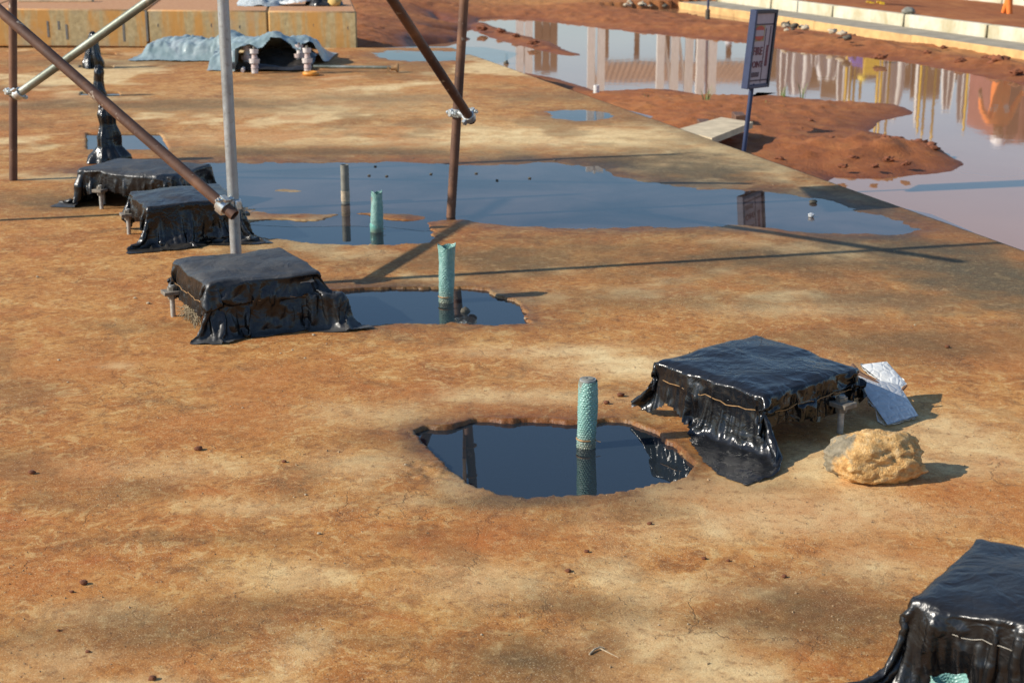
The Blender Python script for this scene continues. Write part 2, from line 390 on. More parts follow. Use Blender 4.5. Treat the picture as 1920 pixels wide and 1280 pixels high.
POCKET1 = gpoly([(163, 280), (163, 249), (300, 249), (318, 280)])
POCKET2 = gpoly([(150, 178), (152, 172), (222, 172), (226, 178)])
POCKET3 = gpoly([(148, 127), (150, 122), (212, 122), (214, 127)])
POCKET4 = gpoly([(186, 103), (187, 99), (216, 99), (218, 103)])
n_e = fbm(GX, GY, 9, 4, 3); n_f = fbm(GX, GY, 34, 3, 5); n_l = fbm(GX, GY, 1.3, 3, 11); n_x = fbm(GX, GY, 85, 2, 15); n_m = fbm(GX, GY, 3.2, 4, 21)
Z = .0003 * n_f + .0009 * n_e + .0014 * n_l
wet = np.zeros_like(Z); silt = np.zeros_like(Z)
def carve(poly, jit, lip, depth, width, wetr, wets, siltmax, box=.6):
    """jit: raggedness of the outline, lip: sharpness of the rim"""
    global Z, wet, silt
    m = (GX > poly[:, 0].min() - box) & (GX < poly[:, 0].max() + box) & (GY > poly[:, 1].min() - box) & (GY < poly[:, 1].max() + box)
    sd = sdpoly(GX[m], GY[m], poly) + jit * (n_e[m] * (.8 if lip < .05 else .45) + (n_f[m] * .04 + n_x[m] * .08 if lip < .05 else n_f[m] * .06) + n_m[m] * (.4 if lip < .05 else .9))
    k = sstep(lip, -width, sd)
    Z[m] = Z[m] - depth * k
    if lip < .05: Z[m] += (.0022 * n_x[m] + .004 * n_e[m]) * np.exp(-(sd / .022) ** 2)
    wet[m] = np.maximum(wet[m], wets * np.clip(np.exp(-np.maximum(sd, 0) / wetr), 0, 1))
    silt[m] = np.maximum(silt[m], siltmax * sstep(-.0, -width * .8, sd))
carve(PUDDLE, .085, .10, .013, .30, .20, .72, .12)
carve(POOL3, .035, .012, .075, .05, .06, .55, 1.0)
carve(POOL1, .034, .004, .085, .013, .11, .9, 1.0)
carve(POOL2, .034, .004, .085, .013, .11, .85, 1.0)
carve(PUDDLE4, .10, .14, .013, .35, .12, .4, .05, 1.0)
carve(PUDDLE5, .15, .25, .013, .5, .2, .5, .05, 1.5)
for q in (POCKET1, POCKET2, POCKET3, POCKET4): carve(q, .008, .006, .06, .03, .05, .4, .6)
for px, py, rx, ry, hh_ in [(540, 356, 75, 9, .0085), (555, 404, 60, 5, .011), (700, 402, 45, 5, .011), (748, 405, 34, 5, .012), (900, 395, 60, 6, .005), (1150, 400, 90, 8, .005), (620, 335, 60, 5, .004), (1350, 400, 60, 6, .004)]:
    c_ = gp(px, py); ex_ = gp(px + rx, py)[0] - c_[0]; ey_ = .5 * (gp(px, py - ry)[1] - gp(px, py + ry)[1]); dd_ = np.hypot((GX - c_[0]) / ex_, (GY - c_[1]) / ey_) + .5 * n_m; Z += hh_ * np.exp(-np.clip(dd_, 0, 5) ** 2)
c_ = gp(1262, 852); g_ = np.exp(-((GX - c_[0]) / .12) ** 2 - ((GY - c_[1]) / .16) ** 2) * np.clip(silt, 0, 1) ** 2; Z += .060 * g_ * (1 + .3 * n_e); silt = silt * (1 - .85 * g_)
# crumbled notch on the left shore of the near pool
q = gp(835, 880); m = np.hypot((GX - q[0]) / 1.5, (GY - q[1])) < .12
Z[m] += .010 * np.clip(n_f[m] * 1.6, -1, 1) * (1 - np.hypot((GX[m] - q[0]) / 1.5, GY[m] - q[1]) / .12)
# stains: places where the raft is washed pale, rusty red, damp grey or bare
ST = {k: np.zeros_like(Z) for k in ('pale', 'red', 'grey', 'clean')}
def stain(ch, px, py, rx, ry, st):
    c = gp(px, py); ex = gp(px + rx, py)[0] - c[0]; ey = .5 * (gp(px, py - ry)[1] - gp(px, py + ry)[1])
    m = (np.abs(GX - c[0]) < 3 * ex + .2) & (np.abs(GY - c[1]) < 3 * ey + .2)
    d = np.hypot((GX[m] - c[0]) / ex, (GY[m] - c[1]) / ey) + .55 * n_m[m] + .45 * n_e[m]
    ST[ch][m] = np.maximum(ST[ch][m], st * np.exp(-np.clip(d, 0, 9) ** 2))
for a in [('pale', 1000, 255, 420, 28, .9), ('pale', 600, 190, 300, 30, .5), ('pale', 560, 260, 250, 20, .6), ('pale', 1500, 960, 280, 55, .9), ('pale', 1780, 830, 150, 60, .7), ('pale', 1650, 1060, 120, 45, .7),
          ('pale', 1180, 685, 170, 26, .95), ('pale', 1060, 660, 160, 14, .8), ('pale', 1650, 870, 200, 40, .85), ('pale', 1420, 930, 200, 40, .8), ('pale', 1000, 745, 200, 16, .6), ('pale', 700, 775, 130, 25, .5), ('pale', 680, 870, 120, 25, .45), ('pale', 900, 1090, 150, 40, .6), ('pale', 560, 1080, 120, 25, .5), ('pale', 330, 880, 200, 20, .35),
          ('pale', 1330, 700, 90, 14, .4), ('pale', 1500, 580, 150, 18, .5), ('pale', 450, 950, 160, 18, .4), ('pale', 780, 940, 60, 16, .5), ('pale', 150, 1150, 120, 20, .4), ('pale', 1400, 890, 90, 18, .5),
          ('red', 900, 1010, 150, 40, .7), ('red', 330, 975, 60, 14, .6), ('red', 180, 905, 60, 12, .55), ('red', 390, 920, 60, 10, .6), ('red', 60, 1090, 120, 40, .6), ('red', 760, 1015, 90, 20, .6), ('red', 740, 985, 80, 14, .5), ('red', 640, 965, 60, 10, .5),
          ('red', 640, 620, 60, 10, .5), ('red', 100, 690, 150, 25, .4), ('red', 350, 700, 120, 14, .35), ('red', 1080, 520, 120, 12, .3), ('red', 1640, 620, 120, 14, .3), ('red', 1570, 1010, 40, 9, .5), ('red', 240, 1230, 160, 30, .35),
          ('grey', 1550, 1150, 240, 70, .75), ('grey', 1000, 1240, 150, 60, .85), ('grey', 1100, 1140, 180, 30, .55), ('grey', 820, 825, 60, 30, .6), ('grey', 560, 1140, 200, 22, .45), ('grey', 1420, 485, 460, 40, .85), ('grey', 950, 490, 280, 28, .8),
          ('grey', 300, 195, 380, 12, .75), ('grey', 200, 118, 220, 8, .6), ('grey', 120, 375, 170, 22, .8), ('grey', 700, 185, 140, 9, .5), ('grey', 600, 285, 400, 10, .8), ('grey', 1700, 640, 260, 40, .7), ('grey', 300, 1180, 260, 40, .55), ('grey', 1200, 560, 260, 22, .5), ('grey', 1150, 300, 250, 14, .8),
          ('grey', 700, 535, 130, 16, .6), ('grey', 880, 555, 160, 14, .5), ('grey', 350, 610, 220, 10, .3), ('grey', 960, 940, 170, 14, .6), ('grey', 720, 1200, 120, 20, .4), ('grey', 300, 1010, 220, 12, .35),
          ('clean', 1300, 320, 200, 30, .9), ('clean', 1520, 390, 220, 40, .9), ('clean', 1850, 520, 170, 55, .9), ('clean', 1700, 460, 200, 30, .8), ('clean', 1050, 180, 160, 12, .5), ('clean', 1650, 560, 180, 30, .6)]:
    stain(*a)
fa_ = fbm(GX, GY, .75, 5, 101, .6); fb_ = fbm(GX, GY, 1.25, 5, 109, .6); fc_ = fbm(GX, GY, .95, 5, 113, .6); fd_ = fbm(GX * .8, GY, 3.1, 4, 119, .6)
ST['pale'] = np.maximum(ST['pale'], .75 * sstep(.10, .42, fa_ + .35 * fd_)); ST['red'] = np.maximum(ST['red'], .50 * sstep(.14, .42, fb_ + .3 * fd_)); ST['grey'] = np.maximum(ST['grey'], .38 * sstep(.16, .44, fc_ - .3 * fd_))
ST = {k: np.clip(v * 1.15, 0, 1) for k, v in ST.items()}
ebd = np.exp(-GD / .18) * .55; ST['clean'] = np.maximum(ST['clean'], ebd * (GY < 13))
V = np.stack([GX, GY, Z], -1).reshape(-1, 3)
nY, nD = GX.shape
faces = grid_faces(nY, nD)
# side skirt of the raft (a broken-edged pour, 0.55 m deep)
edge_idx = np.arange(nY) * nD; far_idx = (nY - 1) * nD + np.arange(nD)
rim = np.concatenate([edge_idx, far_idx[1:]])
low = V[rim].copy(); low[:, 2] = -.6
V = np.concatenate([V, low]); li = np.arange(len(rim)) + nY * nD
sk = np.stack([rim[:-1], li[:-1], li[1:], rim[1:]], -1)
faces = np.concatenate([faces[:, ::-1], sk[:, ::-1]])
pad = lambda a: np.concatenate([a.reshape(-1), a.reshape(-1)[rim]])
slab = big_grid('concrete_slab', V, faces, M['slab'], {'wet': pad(wet), 'silt': pad(silt), **{k: pad(v) for k, v in ST.items()}})
tag(slab, 'ochre stained concrete slab with pools of standing water', kind='structure')

def water_sheet(name, poly, z, mat, grow=.12, label=None):
    c = poly.mean(0); n = len(poly)
    # outline moved outwards a little; the concrete hides the surplus
    P = []
    for i in range(n):
        t = poly[(i + 1) % n] - poly[i - 1]; nn = np.array([t[1], -t[0]]); nn /= np.linalg.norm(nn) + 1e-9
        a = poly[i] + nn * grow; b = poly[i] - nn * grow
        P.append(a if np.linalg.norm(a - c) > np.linalg.norm(b - c) else b)
    v = [(p[0], p[1], z) for p in P]
    o = mobj(name, v, [tuple(range(n))], mat, smooth=False)
    if o.data.polygons[0].normal.z < 0: o.data.flip_normals()
    return tag(o, label, kind='structure')
water_sheet('puddle', POOL1, -.014, M['pool'], .10, 'deep dark blue pool around the nearest turquoise pipe')
water_sheet('puddle', POOL2, -.012, M['pool'], .10, 'dark blue pool beside the dusty covered block')
water_sheet('puddle', np.concatenate([PUDDLE]), -.0055, M['film'], .16, 'long shallow puddle across the slab')
water_sheet('puddle', POOL3, -.0062, M['pool'], .03, 'deeper blue pool around the two middle pipes')
water_sheet('puddle', PUDDLE4, -.0055, M['film'], .25, 'small oval puddle near the slab edge')
water_sheet('puddle', PUDDLE5, -.0055, M['film'], .4, 'shallow puddle at the far corner of the slab')
for q, lb in ((POCKET1, 'square water filled pocket behind the nearest wrapped bolt'), (POCKET2, 'narrow wet pocket by the middle wrapped bolt'), (POCKET3, 'narrow wet pocket by the farthest wrapped bolt'), (POCKET4, 'smallest wet pocket beyond the wrapped bolts')):
    water_sheet('puddle', q, -.012, M['film'], .02, lb)

# ------------------------------------------------------------------ red earth around the raft, lower, with the flooded excavation
WL = -.40
gl = lambda pts: gpoly(pts, WL)
LAGOON = np.concatenate([gl([(893, 36), (940, 35), (1000, 38), (1080, 47), (1200, 61), (1300, 72), (1400, 82), (1480, 96), (1600, 104), (1700, 118), (1800, 137), (1880, 153), (1960, 168)]),
    np.array([[9, 15.5], [12, 10], [12, 2], [3.4, 2], [2.0, 8], [-1.2, 18.0]]), gl([(755, 92), (775, 85), (830, 80), (885, 74), (858, 67), (792, 66), (800, 61), (850, 58), (876, 55)])])
PENIN = np.concatenate([gl([(1118, 172), (1180, 169), (1250, 168), (1330, 179), (1450, 179), (1560, 190), (1680, 195), (1712, 207), (1700, 215), (1662, 226), (1636, 246), (1690, 258), (1722, 269), (1748, 276), (1806, 308), (1770, 320), (1700, 330), (1650, 336), (1560, 332)]),
    np.array([[1.6, 9.0], [.2, 14], [.1, 17.2]])])
SPIT = gl([(880, 52), (900, 42), (930, 50), (985, 68), (1045, 86), (1086, 104), (1060, 104), (1000, 94), (950, 80), (905, 64)])
STRIP = np.concatenate([gl([(985, 137), (1040, 146), (1085, 160), (1120, 172)]), np.array([[.2, 16.6], [-.2, 18]])])
SMALLW = gl([(800, 36), (830, 38), (856, 50), (838, 53), (815, 47)])
xs = np.concatenate([-np.geomspace(300, 9, 40), np.arange(-8.8, -2.6, .16), np.arange(-2.6, 7.6, .042), np.arange(7.6, 14, .16), np.geomspace(14.2, 300, 40)])
yy = np.concatenate([-np.geomspace(300, 4, 25), np.arange(-3.5, 7, .3), np.arange(7, 22, .045), np.arange(22, 32, .09), np.geomspace(32.2, 400, 60)])
TX, TY = np.meshgrid(xs, yy, indexing='ij')
t1 = fbm(TX, TY, .7, 4, 31); t2 = fbm(TX, TY, 4, 4, 37); t3 = fbm(TX, TY, 14, 3, 41)
jit = .10 * t1 + .05 * t2 + .02 * t3
sdl = sdpoly(TX, TY, LAGOON) + jit
sdp = sdpoly(TX, TY, PENIN) + jit * .9; sds = sdpoly(TX, TY, SPIT) + jit; sdt = sdpoly(TX, TY, STRIP) + jit * .5
sdw = sdpoly(TX, TY, SMALLW) + jit
inw = np.maximum(np.minimum(sdl, sdw), -np.minimum(np.minimum(sdp, sds), sdt))     # < 0 where water stands
landd = np.maximum(inw, 0); rise = .11 * (1 - np.exp(-landd / .8)) + .012 * np.minimum(landd, 6)
Zt = WL + rise + np.where(inw < 0, np.maximum(inw * .5, -.22), 0)
cl = np.clip(t3, 0, 1) ** 1.5 * .030 + np.clip(t2, 0, 1) ** 2 * .035 + .012 * t2 + .03 * t1
Zt += cl * sstep(0, .6, landd) * .8 + .012 * t3 * sstep(-.1, .2, inw)
# mounds of spoil at the peninsula tip and along the far bank
for (px, py, r, h) in [(1700, 300, .45, .05), (1735, 285, .30, .07), (1640, 300, .5, .04), (1560, 300, .5, .04), (1660, 88, .6, .10), (1760, 100, .6, .10), (1560, 78, .6, .07), (1860, 122, .5, .09)]:
    c = gp(px, py, WL); d = np.hypot(TX - c[0], TY - c[1]) / r
    Zt += h * np.exp(-d * d * 1.5) * (.7 + .6 * t2) * sstep(-.05, .15, inw)
# the far footing is cast against the bank: cut the earth down to it
_k0 = gp(1560, 49, -.28)[:2]; _k1 = gp(1849, 84, -.28)[:2]; _kd = (_k1 - _k0) / np.linalg.norm(_k1 - _k0); _kn = np.array([-_kd[1], _kd[0]]); _kn = _kn if _kn[0] > 0 else -_kn
kd = (TX - _k0[0]) * _kn[0] + (TY - _k0[1]) * _kn[1]; ka = (TX - _k0[0]) * _kd[0] + (TY - _k0[1]) * _kd[1]; inrun = (ka > -5.6) & (ka < 12)
cap_ = -.385 + .05 * t2 + .04 * t1 + np.clip(-kd - .3, 0, 9) * .10
Zt = np.where(inrun & (kd > -3.0), np.minimum(Zt, np.where(kd > .0, -.46, np.maximum(cap_, WL + .02))), Zt)
under = (TX < edge_x(TY) + .02) & (TY < Y_FAR + .05) & (TX > -14) & (TY > -5)
Zt = np.where(under, np.minimum(Zt, -.5), Zt)
# higher graded earth behind the plinth on the left, rising to the far side
left = sstep(-.2, -2.2, TX) * sstep(17.6, 20.5, TY); Zt += left * .22
wetT = np.exp(-landd / .22) * .85; wetT = np.maximum(wetT, .25 * sstep(.1, -.3, t1) * sstep(3, 0, landd))
track = sstep(.1, .5, fbm(TX * .35, TY, .55, 3, 51)) * sstep(.4, 1.6, landd) * .7
ground = big_grid('ground', np.stack([TX, TY, Zt], -1).reshape(-1, 3), grid_faces(*TX.shape), M['earth'], {'wet': wetT, 'track': track})
tag(ground, 'red laterite earth with clods and wet banks', kind='structure')
lw = mobj('muddy_water', [(-3, 9, WL), (-3, 34, WL), (16, 34, WL), (16, -2, WL), (2.2, -2, WL)], [(0, 1, 2, 3, 4)], M['mudwater'], smooth=False)
if lw.data.polygons[0].normal.z < 0: lw.data.flip_normals()
tag(lw, 'flooded excavation full of pinkish muddy water', kind='structure')

# ------------------------------------------------------------------ scaffold: three standards, three braces, couplers
TR = .02415
def tube_part(name, a, b, mat, parent, label=None):
    o = MB().tube(a, b, TR, n=24, hollow=.0205, rings=1).build(name, mat, parent)
    if label: o['label'] = label
    return o
def lean_post(bx, by, tx, ty, top):
    B = gp(bx, by); T = gy(tx, ty, B[1]); d = (T - B) / (T[2] - B[2]); return B, B + d * top
sL0, sL1 = lean_post(25, 338, 24, 0, 2.4); sM0, sM1 = lean_post(446, 539, 418, 0, 2.5); sR0, sR1 = lean_post(845, 405, 870, 0, 1.52)
sO0 = gp(-330, 428); sO1 = sO0 + np.array([.03, 0, 2.4])
scaf = empty('scaffold', sM0, 'scaffold of rusty and galvanised tubes with clamped diagonal braces', 'scaffold')
tube_part('standard', sM0, sM1, M['galv'], scaf, 'silver galvanised upright tube')
tube_part('standard', sL0, sL1, M['rust'], scaf, 'rusty brown upright tube at the left')
tube_part('standard', sR0 + np.array([0, 0, -.012]), sR1, M['rust'], scaf, 'rusty brown upright tube standing in the puddle')
tube_part('standard', sO0, sO1, M['rust'], scaf)
def brace(lo_px, lo_Y, hi_px, hi_base, ext):
    a = gy(*lo_px, lo_Y); b = gy(*hi_px, gp(*hi_base)[1]); return a, a + (b - a) * ext
bB = brace((440, 404), sM0[1] - .055, (-25, -1), (-25, 494), 2.3)
bS = brace((28, 181), sL0[1] - .05, (393, -80), (393, 372), 1.35)
bR = brace((884, 226), sR0[1] - .058, (642, -142), (642, 523), 1.3)
tube_part('brace', *bB, M['rust'], scaf, 'rusty diagonal tube running up to the left')
tube_part('brace', *bS, M['galv_dull'], scaf, 'dull grey diagonal tube running up to the right')
tube_part('brace', *bR, M['rust'], scaf, 'dark rusty diagonal tube running up to the left')
def ring(mb, c, ax, r0, r1, wd, n=26):
    c = Vector(c); d = Vector(ax).normalized(); q = d.to_track_quat('Z', 'Y'); v = []; f = []
    prof = [(r0, -wd), (r1 - .002, -wd), (r1, -wd + .002), (r1, wd - .002), (r1 - .002, wd), (r0, wd)]
    for i in range(n):
        an = 2 * math.pi * i / n
        for (r, z) in prof: v.append(c + q @ Vector((math.cos(an) * r, math.sin(an) * r, z)))
    k = len(prof)
    for i in range(n):
        j = (i + 1) % n
        for p in range(k): f.append((i * k + p, i * k + (p + 1) % k, j * k + (p + 1) % k, j * k + p))
    mb.add(v, f)
def coupler(post0, post1, br, t_on_brace, label):
    br0, br1 = [Vector(x) for x in br]; p0, p1 = Vector(post0), Vector(post1)
    bd = (br1 - br0).normalized(); pd = (p1 - p0).normalized()
    cb = br0 + bd * t_on_brace; t = (cb - p0).dot(pd); cp = p0 + pd * t
    mb = MB(); ring(mb, cp, pd, TR + .0005, TR + .009, .021)
    o = mb.build('coupler', M['coupler'], scaf); o['label'] = label
    m2 = MB(); ring(m2, cb, bd, TR + .0005, TR + .009, .021); m2.build('clamp_band', M['coupler'], o)
    mid = (cp + cb) / 2; k = (cb - cp).normalized()
    MB().tube(cp + k * TR, cb - k * TR, .017, n=14).build('swivel', M['coupler'], o)
    for c, ax, kk in ((cp, pd, k), (cb, bd, -k)):
        s = kk.cross(ax).normalized()
        for sg in (1, -1):
            mm = MB(); e = c + s * sg * (TR + .012)
            mm.box(e, (.012, .014, .019), (tuple(s), tuple(kk), tuple(ax)), .003)
            if sg > 0:
                mm.tube(e + kk * -.045, e + kk * .04, .0055, n=10); mm.hexnut(e + kk * .024, .012, .011, kk); mm.hexnut(e - kk * .03, .011, .008, kk)
            mm.build('clamp_bolt' if sg > 0 else 'clamp_hinge', M['coupler'], o)
coupler(sM0, sM1, bB, .07, 'bright coupler on the silver upright')
coupler(sL0, sL1, bS, .035, 'bright coupler on the left rusty upright')
coupler(sR0, sR1, bR, .045, 'bright coupler on the rusty upright in the puddle')
# a notice board tied high on the right standard, above the frame, that throws a shadow over the slab edge
bc = sR0 + (sR1 - sR0) * (1.36 / 1.52); ax_u = np.array([.03, -.9995, 0]); ax_n = np.array([.9995, .03, 0])
nb = empty('notice_board', bc, 'plywood board tied high on the scaffold upright above the puddle', 'board')
MB().box(bc - ax_n * .035, (.36, .009, .15), (ax_u, ax_n, (0, 0, 1)), .002).build('panel', simple('plywood', (.40, .26, .14), .8, 0, .2, 18), nb)
for dz in (-.09, .09):
    mb = MB(); ring(mb, bc + np.array([0, 0, dz]), sR1 - sR0, TR, TR + .011, .004, 14); mb.build('tie', M['wire'], nb)

# ------------------------------------------------------------------ draped film: a small cloth solver
def drape(rect, h, half, zb, zt, seed, tie=None, steps=150, iters=10, lift=None, refine=True, slack=.10, pleat=.085):
    x0, x1, y0, y1 = rect; nx = int(round((x1 - x0) / h)) + 1; ny = int(round((y1 - y0) / h)) + 1
    rg = np.random.default_rng(seed)
    U, W = np.meshgrid(np.linspace(x0, x1, nx), np.linspace(y0, y1, ny), indexing='ij')
    P = np.stack([U, W, np.full_like(U, zt + .02)], -1)
    hx, hy = half; r = .006
    def rough(P, amp, sc, sd): P[..., 2] += amp * fbm(U, W, sc, 3, sd)
    rough(P, .012, 6, seed * 7 + 1)
    # start with the overhang already tipped down a little, so corners fold into pleats
    ex = np.maximum(np.maximum(np.abs(U) - hx, np.abs(W) - hy), 0); P[..., 2] -= ex * .35
    tang = np.where(np.abs(U) - hx > np.abs(W) - hy, W, U); P[..., 2] += sstep(.02, .16, ex) * pleat * (np.sin(tang * 58 + 2.2 * np.sin(tang * 13 + seed) + seed) * .5 + .9 * fbm(U, W, 7, 2, seed + 8))
    def solve(P, U, W, hs, steps, iters, dt, bend, tie_on, jitter):
        nx, ny = P.shape[:2]; vel = np.zeros_like(P)
        dx = np.linalg.norm([U[1, 0] - U[0, 0]]); dy = np.linalg.norm([W[0, 1] - W[0, 0]])
        exc = np.maximum(np.abs(U) - hx, np.abs(W) - hy); jx = 1 + jitter * fbm(U * 1.0, W, 22, 2, seed * 3 + 2) + .012 + slack * sstep(-.01, .10, exc)
        band = (exc > tie[0] - hs) & (exc < tie[0] + hs) if tie else None
        c = (zb + zt) / 2; hh = (zt - zb) / 2; tie_k = np.clip(.6 + 1.2 * fbm(U, W, 4, 2, seed + 71), 0, 1); tie_w = .018 * fbm(U, W, 5, 2, seed + 72)
        crown = .012 * fbm(U, W, 5, 2, seed + 50) + .012 * np.clip(1 - (U / hx) ** 2, 0, 1) * np.clip(1 - (W / hy) ** 2, 0, 1) - .006 * sstep(.03, .0, -exc)
        def con(A, B, L, k, comp=False):
            d = B - A; l = np.sqrt((d * d).sum(-1)) + 1e-9; e = (l - L) / l
            if comp: e = np.where(l < L, e, 0)
            d *= (.5 * k * e)[..., None]; A += d; B -= d
        for st in range(steps):
            vel[..., 2] -= 9.8 * dt; vel *= .985; prev = P.copy(); P = P + vel * dt
            for it in range(iters):
                for o in (0, 1):
                    n = (nx - o) // 2 * 2
                    con(P[o:o + n:2], P[o + 1:o + n:2], dx * jx[o:o + n:2], 1.0); n = (ny - o) // 2 * 2
                    con(P[:, o:o + n:2], P[:, o + 1:o + n:2], dy * jx[:, o:o + n:2], 1.0)
                    n = (nx - o) // 2 * 2; dg = math.hypot(dx, dy)
                    con(P[o:o + n:2, :-1], P[o + 1:o + n:2, 1:], dg * jx[o:o + n:2, :-1], .5); con(P[o:o + n:2, 1:], P[o + 1:o + n:2, :-1], dg * jx[o:o + n:2, 1:], .5)
                if it % 3 == 0:
                    for o in range(4):
                        A = P[o::4]; B = P[o + 2::4]; n = min(len(A), len(B)); con(A[:n], B[:n], 2 * dx * jx[o::4][:n], bend, True)
                        A = P[:, o::4]; B = P[:, o + 2::4]; n = min(A.shape[1], B.shape[1]); con(A[:, :n], B[:, :n], 2 * dy * jx[:, o::4][:, :n], bend, True)
                # block
                q = np.stack([np.abs(P[..., 0]) - hx, np.abs(P[..., 1]) - hy, np.abs(P[..., 2] - c) - hh - crown * (P[..., 2] > c)], -1) - r
                ins = q.max(-1) < 0
                if ins.any():
                    # leave through the top first, else through the nearest side
                    qq = q.copy(); qq[..., 2] = np.where(P[..., 2] > c, q[..., 2] + .0, -9); k = qq.argmax(-1); I = np.nonzero(ins)
                    for a in range(3):
                        s = k[I] == a; ii = (I[0][s], I[1][s])
                        sg = np.sign(P[ii][:, a] - (c if a == 2 else 0)); sg[sg == 0] = 1
                        Pa = P[..., a]; Pa[ii] -= sg * q[ii][:, a]
                        vv = P[ii] - prev[ii]; vv[:, a] = 0; P[ii] -= vv * .35
                if tie_on and band is not None and st > steps * .25:
                    dq = np.stack([np.abs(P[..., 0]) - hx, np.abs(P[..., 1]) - hy], -1); out = np.maximum(dq.max(-1) - r - .001, 0)
                    m = band & (out > 0); kx = dq.argmax(-1)
                    for a in (0, 1):
                        mm = m & (kx == a); Pa = P[..., a]; Pa[mm] -= np.sign(Pa[mm]) * out[mm] * .20 * tie_k[mm]
                    P[..., 2][band] += ((zt - tie[1] + tie_w - P[..., 2]) * .05)[band]
                if lift is not None: lift(P, U, W)
                low = P[..., 2] < .004
                P[..., 2] = np.where(low, .004, P[..., 2])
            low = P[..., 2] < .006
            vel = (P - prev) / dt; vel[low] *= .25; vel = np.clip(vel, -1.6, 1.6)
        return P
    P = solve(P, U, W, h, steps, iters, .016, .10, True, .0)
    if refine:
        def up(a):
            b = np.repeat(np.repeat(a, 2, 0), 2, 1)[:-1, :-1].copy()
            b[1::2] = (b[0:-1:2] + b[2::2]) / 2 if b.ndim == 2 else (b[0:-1:2] + b[2::2]) / 2
            b[:, 1::2] = (b[:, 0:-1:2] + b[:, 2::2]) / 2; return b
        P = up(P); U = up(U); W = up(W)
        P[..., :] += .0012 * np.stack([fbm(U, W, 30, 2, seed + k) for k in range(3)], -1)
        P = solve(P, U, W, h / 2, 16, 10, .012, .04, True, .05)
    return P, U, W
def cover(name, center, ang, rect, half, zb, zt, seed, mat, label, tie=None, group=None, lift=None, ragged=.018, h=.0215, tie_mat=None, steps=150, cut=None, slack=.22, wire_r=.0014, crease=1.0):
    P, U, W = drape(rect, h, half, zb, zt, seed, tie, lift=lift, steps=steps, slack=slack)
    ca, sa = math.cos(ang), math.sin(ang)
    X = center[0] + P[..., 0] * ca - P[..., 1] * sa; Y = center[1] + P[..., 0] * sa + P[..., 1] * ca
    V = np.stack([X, Y, P[..., 2]], -1)
    def up2(a):
        b = np.repeat(np.repeat(a, 2, 0), 2, 1)[:-1, :-1].copy(); b[1::2] = (b[0:-1:2] + b[2::2]) / 2; b[:, 1::2] = (b[:, 0:-1:2] + b[:, 2::2]) / 2; return b
    P, U, W, V = up2(P), up2(U), up2(W), up2(V)
    # sharp fold lines pressed into the film
    du = np.gradient(V, axis=0); dv = np.gradient(V, axis=1); nn = np.cross(du, dv); nn /= np.linalg.norm(nn, axis=-1, keepdims=True) + 1e-9
    rg = np.random.default_rng(seed + 500); hgt = np.zeros_like(U); exq = np.maximum(np.abs(U) - half[0], np.abs(W) - half[1])
    for k in range(150):
        a = rg.random() * 6.28; cu = rg.uniform(rect[0], rect[1]); cw = rg.uniform(rect[2], rect[3]); wd = rg.choice([.010, .016, .024, .045]); ln = rg.uniform(.04, .20)
        t = (U - cu) * math.cos(a) + (W - cw) * math.sin(a); s = -(U - cu) * math.sin(a) + (W - cw) * math.cos(a)
        hgt += rg.uniform(-1, 1) * .26 * wd * np.clip(1 - np.abs(t) / wd, 0, 1) * np.clip(1.3 - np.abs(s) / ln, 0, 1)
    hgt *= np.where(exq < 0, .30, 1.25); low_ = V[..., 2] < .012
    V = V + nn * (crease * hgt + .0012 * np.abs(fbm(U, W, 26, 2, seed + 501)))[..., None]; V[..., 2] = np.maximum(V[..., 2], .003)
    nx, ny = U.shape; f = grid_faces(nx, ny)
    bd = np.minimum(np.minimum(U - rect[0], rect[1] - U), np.minimum(W - rect[2], rect[3] - W)) - ragged * (.5 + .9 * fbm(U, W, 9, 3, seed + 77))
    if cut is not None: bd = np.minimum(bd, cut(U, W) + .02 * fbm(U, W, 14, 3, seed + 99))
    keep = (bd.reshape(-1)[f] > 0).sum(1) >= 3; f = f[keep]
    used = np.unique(f); remap = -np.ones(nx * ny, int); remap[used] = np.arange(len(used))
    o = mobj(name, V.reshape(-1, 3)[used], remap[f], mat, smooth=True, loc=(center[0], center[1], 0))
    tag(o, label, 'plastic cover', group)
    if tie and tie_mat:
        exc = np.maximum(np.abs(U) - half[0], np.abs(W) - half[1]); pts = []
        for k in range(72):
            an = 2 * math.pi * k / 72; dx, dy = math.cos(an), math.sin(an)
            t = min(half[0] / max(abs(dx), 1e-6), half[1] / max(abs(dy), 1e-6)); lx, ly = dx * t, dy * t
            # nearest film vertex to this place on the block at tie height
            dist = (P[..., 0] - lx) ** 2 + (P[..., 1] - ly) ** 2 + 1.5 * (P[..., 2] - (zt - tie[1])) ** 2
            j = np.unravel_index(dist.argmin(), dist.shape); q = P[j]
            n2 = math.hypot(dx, dy); pts.append(np.array([q[0] + dx * .006, q[1] + dy * .006, .7 * (zt - tie[1]) + .3 * q[2]]))
        pts = np.array(pts)
        for _ in range(2): pts = .5 * pts + .25 * np.roll(pts, 1, 0) + .25 * np.roll(pts, -1, 0)
        wp = [(center[0] + p[0] * ca - p[1] * sa, center[1] + p[0] * sa + p[1] * ca, p[2]) for p in np.concatenate([pts, pts[:1]])]
        wp = [(p[0], p[1], p[2] + .004 * math.sin(k * .9) + .003 * math.sin(k * 2.3)) for k, p in enumerate(wp)]; wp[-1] = wp[0]; MB().path(wp, wire_r, 5).build('tie_wire', tie_mat, o)
    return o
